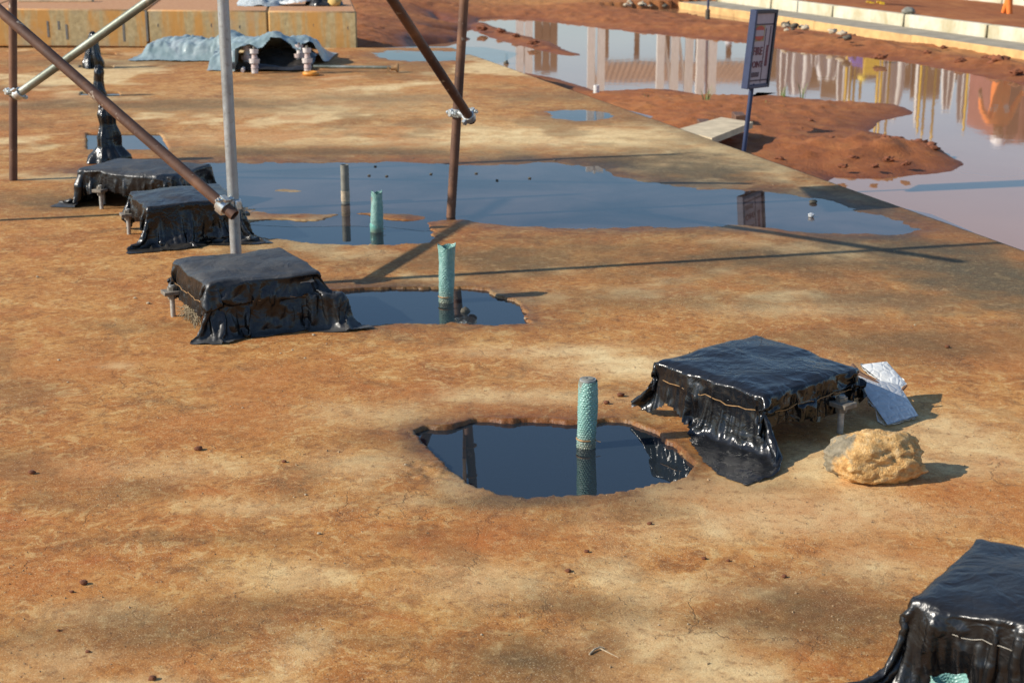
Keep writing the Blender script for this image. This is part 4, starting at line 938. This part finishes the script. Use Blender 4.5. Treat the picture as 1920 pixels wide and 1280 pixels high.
for i, (px, py, r) in enumerate([(1680, 268, .09), (1722, 277, .12), (1745, 283, .10), (1660, 262, .06), (1600, 300, .06), (1560, 262, .05), (1665, 302, .06), (1640, 315, .05), (1500, 245, .04), (1520, 228, .04), (1700, 310, .05), (1480, 282, .05), (1540, 205, .04), (1462, 300, .05), (1612, 280, .04), (1580, 315, .05)]):
    c = gp(px, py, WL + .06); r *= .7; lump('mud_clod', c, (r, r * .8, r * .5), 300 + i, mudm, sub=3, amp=.6, facet=.25, label='red mud clod on the spit of mud beside the sign', cat='clod', group='mud clods on the spit')
stone = simple('pale_stone', (.48, .40, .28), .9, 0, .35, 20, .4)
for i in range(26):
    t = i / 25; px = (1168 + 80 * rg.random()) if i < 9 else rg.uniform(1462, 1590); py = (6 + 9 * rg.random() if i < 9 else 47 + (px - 1462) * .15 + rg.uniform(-3, 10)); r = rg.uniform(.03, .075)
    c = gp(px, py, WL + .14); lump('rubble_stone', c, (r, r * .8, r * .6), 400 + i, stone if rg.random() < .6 else M['darkstone'], sub=2, amp=.55, facet=.3, label='rubble stone on the red bank below the far kerb', cat='stone', group='rubble along the far bank')
for i, (px, py, r) in enumerate([(1738, 103, .06), (1800, 118, .07), (1650, 112, .08), (1872, 122, .13), (1708, 92, .05), (1848, 112, .06), (1905, 140, .07), (1770, 92, .05), (905, 58, .08), (940, 62, .07), (968, 70, .06), (1000, 84, .07), (790, 20, .06), (850, 24, .07)]):
    c = gp(px, py, WL + .04); lump('mud_clod', c, (r, r * .8, r * .5), 500 + i, mudm, sub=3, amp=.6, facet=.25, label='red mud clod on the far banks of the muddy water', cat='clod', group='mud clods on the far banks')

# frayed strands under the dusty block, stray wire on the glossy one
rg = random.Random(8); mb = MB(); c0 = rot2(cC, aC, -.19, .02); 
for i in range(90):
    a = rot2(cC, aC, -.20 + rg.uniform(-.02, .03), rg.uniform(-.13, .12)); b = rot2(cC, aC, -.225 - rg.random() * .035, rg.uniform(-.15, .13))
    mb.path([(a[0], a[1], .10), ((a[0] + b[0]) / 2 + rg.uniform(-.01, .01), (a[1] + b[1]) / 2, .07 - rg.random() * .02), (b[0], b[1], rg.uniform(.012, .055))], .0016, 4)
o = mb.build('frayed_strands', simple('dry_strands', (.22, .17, .10), .9), bpy.data.objects['anchor_block.001']); o['kind'] = 'stuff'
p = rot2(cD, aD, .18, .15); so = MB().path([(p[0], p[1], .19), (p[0] - .004, p[1], .215), (p[0] + .006, p[1], .232), (p[0] + .03, p[1], .243)], .0011, 5).build('wire_offcut', M['wire'], loc=(p[0], p[1], .19)); tag(so, 'thin rusty wire end sticking up behind the glossy cover', 'wire')

# ------------------------------------------------------------------ concrete plinth on the far edge of the slab
def mat_plinth():
    t = NT('rust_streaked_concrete'); n1 = t.noise(1.6, 5, .6); st_ = t.noise(3.2, 6, .6, .2, vec=t.mapping((1.6, 1, .22))); n2 = t.noise(18, 6, .65)
    c = t.ramp(n2, [(.3, (.32, .235, .11)), (.55, (.45, .34, .165)), (.75, (.53, .43, .25))])
    c = t.mix(t.rng(st_, .45, .58, 0, .9), c, (.52, .25, .055)); c = t.mix(t.rng(n1, .52, .68, 0, .6), c, (.34, .31, .23))
    geo = t.n('ShaderNodeNewGeometry'); sp = t.n('ShaderNodeSeparateXYZ'); t.L(geo.outputs['True Normal'], sp.inputs[0])
    c = t.mix(t.rng(sp.outputs[2], .5, .9), c, t.ramp(n2, [(.3, (.40, .17, .07)), (.7, (.54, .29, .13))]))
    t.pbsdf(c, .9, 0, t.bump(n2, .4, .01)); return t.m
M['plinth'] = mat_plinth()
pr = gp(671, 88); plf = gp(0, 80.5); d = (plf - pr); d[2] = 0; d /= np.linalg.norm(d); nb_ = np.array([d[1], -d[0], 0]); nb_ = nb_ if nb_[1] > 0 else -nb_; nb_ = nb_ + d * .25; nb_ /= np.linalg.norm(nb_)     # the plinth runs back askew, its end face turned away
pz = gy(671, 22, pr[1])[2]
plinth = empty('concrete_plinth', pr, 'long rust streaked concrete plinth at the far left edge of the slab', 'plinth')
L_ = [0, 1.02, 2.42, 4.30, 6.1, 8.2]
for i in range(5):
    a, b = L_[i] + .004, L_[i + 1] - .004; c = pr + d * (a + b) / 2 + nb_ * (1.1 + .004 * (i % 2)) + np.array([0, 0, pz / 2 - .02])
    MB().box(c, ((b - a) / 2, 1.1, pz / 2 + .02), (d, nb_, (0, 0, 1)), .018).build('pour_section', M['plinth'], plinth, smooth=False)
holem = simple('tie_hole_grey', (.16, .15, .13), .9)
for px, py in [(300, 48), (400, 48), (453, 51), (540, 45), (592, 48), (656, 53), (148, 37), (248, 46)]:
    q = gy(px, py, 0.01 + (pr + d * ((px - 671) / (0 - 671)) * np.linalg.norm(plf - pr))[1]); q = q - nb_ * .003
    MB().tube(q - nb_ * .004, q + nb_ * .03, .030, n=14).build('tie_hole', holem, plinth)
for px, y0, y1 in [(90, 40, 70), (125, 46, 74), (232, 42, 78), (275, 20, 78), (110, 40, 56)]:
    Yq = (pr + d * ((px - 671) / -671.) * np.linalg.norm(plf - pr))[1]; a = gy(px, y0, Yq); b = gy(px, y1, Yq)
    MB().box((a + b) / 2 - nb_ * .001, (.012, .006, (a[2] - b[2]) / 2), (d, nb_, (0, 0, 1))).build('formwork_mark', holem, plinth)
# rubbish on top of the plinth
M['greyfilm'] = mat_foil('grey_film', (.42, .47, .48), .35, 0); M['bluefilm'] = mat_foil('pale_blue_film', (.34, .44, .46), .35, 0)
def heap(name, c, sx, sy, h, seed, mat, label, cat):
    n = 40; u, v_ = np.meshgrid(np.linspace(-1, 1, n), np.linspace(-1, 1, n), indexing='ij'); r = np.hypot(u, v_)
    z = h * np.clip(1.05 - r ** 2, 0, 1) ** .7 * (.65 + .6 * fbm(u, v_, 2.2, 4, seed)) + .05 * h * np.abs(fbm(u, v_, 6, 3, seed + 3)) * (r < 1.1)
    V = np.stack([c[0] + u * sx * (1 + .1 * fbm(u, v_, 2, 2, seed + 9)), c[1] + v_ * sy * (1 + .1 * fbm(u, v_, 2, 2, seed + 19)), c[2] + np.maximum(z, -.01)], -1); f = grid_faces(n, n)
    keep = (r.reshape(-1)[f] < 1.03 + .1 * np.sin(seed)).all(1); f = f[keep]; us = np.unique(f); rm = -np.ones(n * n, int); rm[us] = np.arange(len(us))
    o = mobj(name, V.reshape(-1, 3)[us], rm[f], mat, None, True, loc=c); tag(o, label, cat); return o
topY = pr[1] + 1.0
heap('plastic_heap', gy(490, 9, topY) * np.array([1, 1, 0]) + np.array([0, 0, pz]), .28, .2, .17, 2, M['greyfilm'], 'grey crumpled film on the plinth, left of the yellow lump', 'plastic film')
heap('plastic_heap', gy(555, 9, topY) * np.array([1, 1, 0]) + np.array([0, 0, pz]), .25, .2, .16, 5, M['white_film'], 'whitish crumpled film in the middle of the plinth top', 'plastic film')
heap('plastic_heap', gy(608, 9, topY) * np.array([1, 1, 0]) + np.array([0, 0, pz]), .22, .2, .18, 9, M['cover_mid'], 'black crumpled film at the right end of the plinth top', 'plastic film')
q = gy(628, 8, topY - .15); lump('foam_lump', np.array([q[0], q[1], pz]), (.08, .06, .06), 33, simple('yellow_foam', (.55, .38, .12), .8, 0, .2), sub=3, amp=.2, label='yellow lump before the black film on the plinth', cat='lump')
MB().box(gy(105, 3, topY + .6) * np.array([1, 1, 0]) + np.array([0, 0, pz + .035]), (.45, .05, .035), bev=.006).build('timber', M['board'], loc=gy(105, 3, topY + .6) * np.array([1, 1, 0]) + np.array([0, 0, pz])); bpy.data.objects['timber']['label'] = 'grey timber lying on top of the plinth at the left'; bpy.data.objects['timber']['category'] = 'timber'
darkblue = mat_foil('dark_blue_film', (.06, .075, .11), .35, 0)
heap('plastic_heap', gp(15, 76), .16, .1, .08, 12, darkblue, 'dark blue film at the foot of the plinth, leftmost', 'plastic film'); heap('plastic_heap', gp(48, 76), .11, .08, .07, 15, darkblue, 'dark blue film at the foot of the plinth, beside the rusty upright', 'plastic film')

# ------------------------------------------------------------------ tarpaulin tent over a pocket with taped starter bars
tent = empty('tarpaulin', gp(500, 125), 'pale blue tarpaulin draped like a low tent before the plinth', 'tarpaulin')
def mat_tarp():
    t = NT('pale_blue_tarpaulin'); n = t.noise(5, 5, .6, .5); n2 = t.noise(30, 4)
    c = t.ramp(n, [(.3, (.17, .235, .235)), (.55, (.27, .335, .335)), (.75, (.46, .49, .48))])
    b = t.pbsdf(c, .35, 0, t.bump(t.math('ADD', n, t.math('MULTIPLY', n2, .3)), .5, .02)); return t.m
M['tarp'] = mat_tarp()
pk = [(513, 56, 15.55, 1.30), (425, 56, 16.1, 1.25), (345, 73, 16.5, .9), (372, 79, 16.3, .9), (598, 72, 15.7, 1.05), (560, 68, 15.9, 1.0), (470, 70, 15.8, 1.0), (320, 88, 16.4, .7), (577, 84, 15.05, 1.2), (462, 84, 15.05, 1.2)]
X0, X1 = gp(286, 96)[0], gp(630, 96)[0]; gx, gyy = np.meshgrid(np.linspace(X0 - .02, X1 + .05, 150), np.linspace(14.95, 17.0, 120), indexing='ij'); zz = np.full_like(gx, .008)
acc = np.zeros_like(gx); xc0 = gp(520, 130)[0]
for px, py, Yk, k in pk:
    q = gy(px, py, Yk); dd = np.hypot(gx - q[0], (gyy - q[1]) * .9); a = q[2] * (np.exp(-(dd / (.30 / k)) ** 2) * .45 + .55 * np.clip(1 - dd * k * .95, 0, 1)); acc = acc + a ** 4
acc = acc ** .25 * .93; fold = np.abs(fbm(gx * 1.0, gyy, 5.5, 4, 61)) * 1.5; yF = np.where(gx < gp(445, 100)[0], 15.98, 15.05) + np.where(gx > gp(600, 100)[0], .45, 0); acc = acc * np.where(np.abs(gx - xc0) < .36, 1, sstep(-.02, .22, gyy - yF - .05)) * sstep(0, .18, gx - X0) * sstep(0, .15, X1 + .03 - gx) * sstep(17.0, 16.7, gyy); zz += acc * (1 - .30 * fold) + .09 * fold * sstep(0, .1, acc) + .03 * np.abs(fbm(gx, gyy * .6, 9, 3, 64)) * sstep(0, .08, acc) + .012 * np.abs(fbm(gx, gyy, 14, 2, 63))
xc = gp(520, 130)[0]; mouth = (np.abs(gx - xc - .02) < .27 - (gyy - 15.0) * .42) & (gyy < 15.42)
edge_ = fbm(gx, gyy, 2.2, 3, 66) * .18
outl = ((gyy < 15.05 + .1 * edge_) & (np.abs(gx - xc) > .42)) | ((gx < gp(445, 100)[0]) & (gyy < 15.95 + edge_)) | ((gx > gp(600, 100)[0]) & (gyy < 15.5 + edge_ + (gx - gp(600, 100)[0]) * 1.5)) | (gyy > 16.9 + edge_)
keepv = ~(mouth | outl); f = grid_faces(*gx.shape); f = f[keepv.reshape(-1)[f].all(1)]; us = np.unique(f); rm = -np.ones(gx.size, int); rm[us] = np.arange(len(us))
mobj('sheet', np.stack([gx, gyy, zz], -1).reshape(-1, 3)[us], rm[f], M['tarp'], tent, True)
n = 40; u, v_ = np.meshgrid(np.linspace(xc - .42, xc + .34, n), np.linspace(15.0, 15.75, n), indexing='ij'); zb_ = .03 + .08 * np.abs(fbm(u, v_, 3, 3, 71)) + .10 * sstep(15.3, 15.6, v_) * sstep(.36, .2, np.abs(u - xc))
mobj('mouth_shade_sheet', np.stack([u, v_, zb_ * sstep(14.97, 15.06, v_) + .006], -1).reshape(-1, 3), grid_faces(n, n), M['cover_mid'], tent, True)  # black sheet added to stand for the shade inside the tent mouth
tape = simple('white_tape', (.58, .52, .48), .6, 0, .2, 25, .3); pink = simple('dirty_tape', (.48, .37, .33), .6, 0, .3, 25, .3)
for i, (px, py, ty) in enumerate([(463, 131, 86), (478, 138, 92), (562, 126, 84), (577, 138, 90)]):
    c = gp(px, py); top = gy(px, ty, c[1])[2]; e = empty('starter_bar', c, ['leftmost white taped starter bar beside the tarpaulin mouth', 'white taped starter bar at the left of the tarpaulin mouth, second', 'white taped starter bar at the right under the tarpaulin edge', 'white taped starter bar standing on the orange ring'][i], 'starter bar')
    MB().tube(c + np.array([0, 0, -.02]), c + np.array([0, 0, top + .02]), .012, n=10).build('bar', M['steel'], e)
    for k in range(5):
        z0 = top * k / 5; rr = .030 + .008 * ((k * 7 + i * 3) % 3); MB().tube(c + np.array([.004 * (k % 2), 0, z0 + .001]), c + np.array([0, .004, z0 + top / 5 - .002]), rr, n=12, r2=rr * (.8 if k % 2 else 1.12)).build('tape_wrap', tape if (k + i) % 2 else pink, e)
c = gp(455, 137); MB().tube(c + np.array([0, 0, .02]), gp(476, 112, .0) + np.array([0, 0, .16]), .018, n=10).build('stay', tape, loc=c); bpy.data.objects['stay']['label'] = 'slanting white taped stay leaning on the left starter bars'; bpy.data.objects['stay']['category'] = 'stay'
c = gp(583, 142); mb = MB(); v = []; n = 28; kk = 10
for i in range(n):
    for j in range(kk):
        a = 2 * math.pi * i / n; b = 2 * math.pi * j / kk; v.append((c[0] + (.058 + .022 * math.cos(b)) * math.cos(a), c[1] + (.058 + .022 * math.cos(b)) * math.sin(a), .02 + .02 * math.sin(b)))
mb.add(v, [(i * kk + j, ((i + 1) % n) * kk + j, ((i + 1) % n) * kk + (j + 1) % kk, i * kk + (j + 1) % kk) for i in range(n) for j in range(kk)]); o = mb.build('orange_ring', simple('orange_plastic', (.62, .25, .03), .5), loc=c); tag(o, 'orange plastic ring at the foot of a taped starter bar', 'ring')
a, b = gp(588, 134), gp(740, 136); a[2] = .045; b[2] = .045; rod = empty('steel_rod', gp(740, 136), 'steel rod lying on the slab with a rusty flange end', 'rod')
MB().tube(a, b, .015, n=12).build('shaft', M['galv_dull'], rod); MB().tube(b - (b - a) * .04, b + (b - a) * .03, .026, n=14).build('sleeve', M['wire'], rod); MB().tube(b + (b - a) * .025, b + (b - a) * .045, .042, n=16).build('flange', M['wire'], rod); MB().box(b + np.array([-.06, 0, -.02]), (.012, .012, .03)).build('foot', M['wire'], rod)

# ------------------------------------------------------------------ far kerb, wall and road on the right
def mat_wallpanel():
    t = NT('pale_wall_concrete'); n = t.noise(2.5, 5, .6, .3, vec=t.mapping((1, 1, .5))); n2 = t.noise(16, 5)
    c = t.ramp(n, [(.3, (.40, .33, .18)), (.5, (.56, .51, .36)), (.7, (.64, .60, .48))]); c = t.mix(t.rng(n2, .55, .75, 0, .5), c, (.46, .30, .14)); t.pbsdf(c, .9, 0, t.bump(n2, .3, .01)); return t.m
M['wall'] = mat_wallpanel(); M['kerb'] = simple('sandy_kerb', (.56, .35, .14), .9, 0, .25, 5, .5); M['ledge'] = simple('grey_ledge', (.31, .265, .19), .9, 0, .25, 4, .4)
w0 = gp(1560, 31, -.28); w1 = gp(1849, 70, -.28); dw = w1 - w0; Lp = np.linalg.norm(dw) / 2; dw /= np.linalg.norm(dw); nw = np.array([-dw[1], dw[0], 0]); nw = nw if nw[0] > 0 else -nw   # nw points away from the water
lw_ = .5 * (abs(np.dot(gp(1560, 48, -.28) - w0, nw)) + abs(np.dot(gp(1849, 84, -.28) - w1, nw)))
kerb = empty('kerb_footing', w0 - nw * lw_ / 2, 'sandy concrete footing along the far bank below the pale wall', 'kerb')
A0 = w0 - dw * Lp * 2.2; 
for k in range(5):
    c = A0 + dw * (Lp * 1.3 * (k + .5)) - nw * (lw_ / 2)
    MB().box(c + np.array([0, 0, -.13]), (Lp * .65 - .004, lw_ / 2 - .05, .127), (dw, nw, (0, 0, 1)), .01).build('top_slab', M['ledge'], kerb, smooth=False)
    MB().box(c - nw * (lw_ / 2 - .025) + np.array([0, 0, -.14 + .006 * (k % 2)]), (Lp * .65 - .003, .024, .14), (dw, nw, (0, 0, 1)), .012).build('kerb_face', M['kerb'], kerb, smooth=False)
wall = empty('retaining_wall', w0, 'pale concrete panel wall above the far kerb, below the red road', 'wall')
for k in range(-3, 4):
    c = w0 + dw * Lp * (k + .5) + nw * .06 + np.array([0, 0, .075])
    MB().box(c, (Lp / 2 - .022, .06, .098), (dw, nw, (0, 0, 1)), .012).build('panel', M['wall'], wall, smooth=False)
    MB().box(w0 + dw * Lp * k + nw * .085 + np.array([0, 0, .07]), (.03, .045, .09), (dw, nw, (0, 0, 1))).build('joint', M['darkstone'], wall, smooth=False)
rv = []
nR = 60
for k in range(nR + 1):
    for j, (off, z) in enumerate([(.13, -.115), (.6, -.10), (1.4, -.14), (2.4, -.20), (3.6, -.29), (5.0, -.33)]):
        p = w0 + dw * Lp * (-3.2 + 7.6 * k / nR) + nw * off; rv.append((p[0], p[1], z + .02 * math.sin(k * 1.3 + j) * (0 < j < 5)))
road = mobj('road', rv, [(k * 6 + j, k * 6 + j + 1, (k + 1) * 6 + j + 1, (k + 1) * 6 + j) for k in range(nR) for j in range(5)], M['earth'], None, True)
if road.data.polygons[0].normal.z < 0: road.data.flip_normals()
tag(road, 'red earth site road above the far wall', kind='structure')
k2 = empty('far_kerb', w0 + nw * 5.1, 'second pale kerb on the far side of the red road', 'kerb')
for k in range(7):
    c = w0 + dw * Lp * (-2.6 + k * 1.0) + nw * 5.1 + np.array([0, 0, .05]); MB().box(c, (Lp / 2 - .012, .09, .14), (dw, nw, (0, 0, 1)), .015).build('kerb_stone', M['wall'], k2, smooth=False)
lump('rag', w0 + dw * 2.0 + nw * .1 + np.array([0, 0, .165]), (.10, .07, .06), 71, M['pipe_grey'], sub=3, amp=.3, label='grey rag on top of the pale wall', cat='rag')
# yellow floor sign on the road
q = gp(1641, 11, -.14); ys_ = simple('yellow_plastic', (.72, .46, .02), .45); fs = empty('floor_sign', q, 'yellow folding floor sign standing on the red road', 'floor sign')
for s_ in (-1, 1):
    a = q + np.array([0, s_ * .13, .0]); b = q + np.array([0, s_ * .015, .62]); upv = (b - a) / np.linalg.norm(b - a); nn = np.cross((1, 0, 0), upv)
    MB().box((a + b) / 2 + upv * .06, (.13, .25, .008), ((1, 0, 0), upv, nn), .004).build('leaf', ys_, fs)
    for sx in (-1, 1): MB().box(a + upv * .03 + np.array([sx * .085, 0, 0]), (.04, .035, .008), ((1, 0, 0), upv, nn), .003).build('foot', ys_, fs)

# ------------------------------------------------------------------ what stands beyond the frame and shows in the water
def X_at(px, Y): return (px - 960) / F * (Y * _c + (CAM_H - 1.0) * _s)
pale_st = simple('pale_painted_steel', (.80, .78, .70), .6); brown_st = simple('brown_steel', (.13, .075, .045), .8)
def frame(px0, px1, Y, h, label, mat, n=2):
    xs_ = [X_at(px0 + (px1 - px0) * i / (n - 1), Y) for i in range(n)]; e = empty('steel_gantry', (xs_[0], Y, -.25), label, 'steel frame')
    for x in xs_: MB().box((x, Y, h / 2 - .25), (.09, .09, h / 2)).build('column', mat, e, smooth=False)
    MB().box(((xs_[0] + xs_[-1]) / 2, Y, h - .30), ((xs_[-1] - xs_[0]) / 2 - .092, .08, .1)).build('beam', mat, e, smooth=False)
    for i in range(n - 1): MB().tube((xs_[i], Y, .3), (xs_[i + 1], Y, h - .5), .035, n=8).build('brace', mat, e)
    return e
frame(1112, 1131, 38, 5.2, 'pair of tall pale steel columns beyond the muddy water', pale_st)
frame(975, 992, 36, 2.4, 'short pale steel trestle beyond the muddy water at the left', pale_st)
frame(1245, 1300, 37, 3.0, 'pale steel frame beyond the red road, middle', pale_st, 3); frame(1322, 1345, 36, 2.7, 'pale steel frame beyond the red road beside the hoarding', pale_st)
frame(1010, 1040, 40, 2.2, 'brown steel frame far beyond the muddy water', brown_st, 3)
shed = empty('open_shed', (X_at(1130, 45), 45, -.25), 'open shed with a rusty roof beyond the muddy water', 'shed')
xa, xb = X_at(1128, 45), X_at(1450, 45)
rv = []
for k in range(61):
    x = xa + (xb - xa) * k / 60; rr = .03 * (k % 2); rv += [(x, 44.4, 2.15 + rr), (x, 47.5, 3.1 + rr)]
mobj('roof', rv + [(p[0], p[1], p[2] - .04) for p in rv], [(2 * k, 2 * k + 2, 2 * k + 3, 2 * k + 1) for k in range(60)] + [(122 + 2 * k, 122 + 2 * k + 1, 122 + 2 * k + 3, 122 + 2 * k + 2) for k in range(60)], simple('rusty_roof', (.26, .15, .09), .85, 0, .3, 2), shed, False)
for k in range(6): MB().box((xa + .2 + (xb - xa - .4) * k / 5, 45.2, .95), (.07, .07, 1.2)).build('post', brown_st, shed, smooth=False)
hoard = empty('hoarding', (X_at(1450, 38), 38, -.25), 'brown board hoarding beyond the red road', 'hoarding'); hx0, hx1 = X_at(1440, 38), X_at(1960, 38)
hm = simple('brown_hoarding', (.19, .12, .065), .9, 0, .3, 3)
for k in range(9): a = hx0 + (hx1 - hx0) * k / 9; b = hx0 + (hx1 - hx0) * (k + 1) / 9; MB().box(((a + b) / 2, 38 + .02 * (k % 2), .85 + .12 * (k % 3)), ((b - a) / 2 - .01, .02, 1.1 + .1 * (k % 3))).build('board_panel', hm, hoard, smooth=False)
rg = random.Random(3)
for i, px in enumerate([1480, 1512, 1540, 1566, 1598, 1668, 1690, 1718, 1745, 1775, 1800, 1830]):
    Y = 37.4; x = X_at(px, Y); z0 = .25 + rg.random() * .7; z1 = 1.5 + rg.random() * 1.5; ww = rg.choice([.10, .16, .34]); n = 14
    u, v_ = np.meshgrid(np.linspace(-1, 1, n), np.linspace(0, 1, n), indexing='ij')
    taper = .55 + .45 * np.sin(math.pi * v_); V = np.stack([x + u * ww * taper, Y + .05 * np.sin(u * 7 + i), z0 + (z1 - z0) * v_], -1)
    o = mobj('hanging_sheet', V.reshape(-1, 3), grid_faces(n, n), M['white_film'], None, True, loc=(x, Y, z0)); tag(o, 'white sheet hanging on the brown hoarding beyond the road', 'sheet', 'white sheets on the hoarding')
for i, px in enumerate([1604, 1612, 1620, 1632, 1672, 1686, 1748, 1758, 1776, 1838, 1665]):
    Y = 36.2 + .05 * i; x = X_at(px, Y); h = (2.2 if i < 4 else 3.0) + .1 * (i % 3); e = empty('yellow_prop', (x, Y, -.22), 'yellow steel prop standing before the hoarding', 'prop', 'yellow props before the hoarding')
    MB().tube((x, Y, -.22), (x, Y, h), .03, n=10).build('shaft', ys_, e); MB().box((x, Y, -.21), (.08, .08, .008)).build('base_plate', ys_, e)
cont = empty('shipping_container', (X_at(1990, 31), 31, -.25), 'dull red shipping container at the right beyond the road', 'container'); cx0 = X_at(1912, 30.5)
rv = []; redm = simple('dull_red_steel', (.24, .085, .075), .7, 0, .2, 3)
for k in range(49):
    x = cx0 + 4.0 * k / 48; yb = 30.5 + (.04 if (k // 2) % 2 else 0); rv += [(x, yb, -.2), (x, yb, 2.3)]
mobj('corrugated_side', rv, [(2 * k, 2 * k + 2, 2 * k + 3, 2 * k + 1) for k in range(48)], redm, cont, False); MB().box((cx0 + 2, 31.8, 1.05), (1.98, 1.2, 1.24)).build('body', redm, cont, smooth=False)
for x in (cx0, cx0 + 4): MB().box((x, 30.5, 1.05), (.06, .06, 1.28)).build('corner_post', redm, cont, smooth=False)

# ------------------------------------------------------------------ site workers
def person(loc, yaw, cloth, helmet, label, armL, armR, stride=.22):
    V = []; E_ = []; Rr = []
    def add(p, r, par=None):
        V.append(p); Rr.append(r)
        if par is not None: E_.append((par, len(V) - 1))
        return len(V) - 1
    pel = add((0, 0, .95), (.15, .11)); sp = add((0, 0, 1.15), (.145, .10), pel); ch = add((0, .01, 1.36), (.17, .115), sp); nk = add((0, .01, 1.50), (.06, .06), ch); add((0, .02, 1.56), (.055, .06), nk)
    hd = add((0, .035, 1.63), (.082, .10), len(V) - 1); add((0, .03, 1.74), (.068, .085), hd)
    add((0, .128, 1.63), (.016, .018), hd)       # nose
    for s in (-1, 1):
        add((s * .088, .02, 1.635), (.014, .022), hd)
        hip = add((s * .095, 0, .90), (.095, .10), pel); kn = add((s * .105, stride * .4 * s + .03, .50), (.066, .07), hip); an = add((s * .11, stride * s - .02, .10), (.045, .05), kn); hl = add((s * .11, stride * s - .05, .045), (.04, .04), an); add((s * .115, stride * s + .15, .035), (.045, .032), hl)
        sh = add((s * .19, 0, 1.43), (.07, .07), ch); el, wr = (armL if s < 0 else armR); el = add(el, (.048, .048), sh); wi = add(wr, (.033, .035), el)
        d0 = (Vector(wr) - Vector(V[el])).normalized(); pm = Vector(wr) + d0 * .07; pi = add(tuple(pm), (.036, .02), wi); sd = d0.cross(Vector((0, 1, 0))).normalized()
        for k in range(4):
            b = pm + d0 * .035 + sd * (.022 * (k - 1.5)); ln = (.065, .078, .074, .058)[k]; m1 = add(tuple(b + d0 * ln * .5), (.009, .009), pi); add(tuple(b + d0 * ln * .85 + Vector((0, .02, 0))), (.008, .008), m1)
        tb = Vector(wr) + d0 * .03 + Vector((0, .04, 0)); m1 = add(tuple(tb), (.011, .011), wi); add(tuple(tb + d0 * .04 + Vector((0, .015, 0))), (.009, .009), m1)
    me = bpy.data.meshes.new('body'); me.from_pydata(V, E_, []); o = bpy.data.objects.new('tmp_body', me); COL.objects.link(o)
    sk_ = o.modifiers.new('s', 'SKIN'); sk_.use_smooth_shade = True
    for i, s in enumerate(me.skin_vertices[0].data): s.radius = Rr[i]; s.use_root = (i == 0)
    ss = o.modifiers.new('ss', 'SUBSURF'); ss.levels = ss.render_levels = 2
    bpy.context.view_layer.update(); ev = bpy.data.meshes.new_from_object(o.evaluated_get(bpy.context.evaluated_depsgraph_get())); bpy.data.objects.remove(o)
    ev.materials.clear(); skin = M.setdefault('skin', simple('skin', (.16, .08, .05), .6)); boot = M.setdefault('boot', simple('boot', (.05, .05, .06), .7)); band = M.setdefault('band', simple('reflective_band', (.45, .43, .40), .4))
    for m_ in (cloth, skin, boot, band): ev.materials.append(m_)
    for p in ev.polygons:
        c = p.center; z = c.z; p.use_smooth = True
        hand = any((c - Vector(wr[1])).length < .17 and (c - Vector(wr[0])).length > (Vector(wr[1]) - Vector(wr[0])).length * .97 for wr in (armL, armR))
        p.material_index = 2 if z < .10 else 1 if (z > 1.52 or hand) else 3 if (.36 < z < .41 or 1.2 < z < 1.25) and abs(c.x) < .2 else 0
    e = empty('person', loc, label, 'person'); e.rotation_euler = (0, 0, yaw)
    b = bpy.data.objects.new('body', ev); COL.objects.link(b); b.parent = e
    n = 20; v = []; f = []
    for k, (z, r) in enumerate([(1.70, 1.25), (1.705, 1.05), (1.75, 1.0), (1.80, .82), (1.835, .5), (1.845, .05)]):
        for i in range(n): a = 2 * math.pi * i / n; v.append((.115 * r * math.cos(a), .03 + .135 * r * math.sin(a) + (.03 if k == 0 and math.sin(a) > .3 else 0), z))
    f = [(k * n + i, k * n + (i + 1) % n, (k + 1) * n + (i + 1) % n, (k + 1) * n + i) for k in range(5) for i in range(n)]
    hm_ = bpy.data.meshes.new('helmet'); hm_.from_pydata(v, [], f); hm_.materials.append(helmet); ho = bpy.data.objects.new('helmet', hm_); COL.objects.link(ho); ho.parent = e
orange = simple('orange_coverall', (.78, .20, .03), .8, 0, .15, 8); violet = simple('violet_coverall', (.13, .09, .42), .8, 0, .15, 8); white_p = simple('white_helmet', (.78, .78, .78), .35); yel_p = simple('yellow_helmet', (.75, .55, .03), .35)
fp = gp(1888, 37, -.30)
person((fp[0], fp[1], -.315), R(200), orange, white_p, 'person in orange coverall and white helmet walking on the red road', ((-.30, .02, 1.18), (-.36, .12, .95)), ((.36, .02, 1.22), (.46, .10, 1.02)))
Y = 35; person((X_at(1635, Y), Y, -.23), R(180), violet, yel_p, 'person in violet coverall and yellow helmet before the hoarding', ((-.36, .02, 1.20), (-.52, .06, 1.0)), ((.36, .02, 1.20), (.50, .06, 1.02)))
Y = 44; person((X_at(1375, Y), Y, -.23), R(170), orange, white_p, 'person in orange far behind the muddy water, white helmet', ((-.28, .02, 1.18), (-.26, .12, .95)), ((.28, .02, 1.18), (.27, .10, .96)))
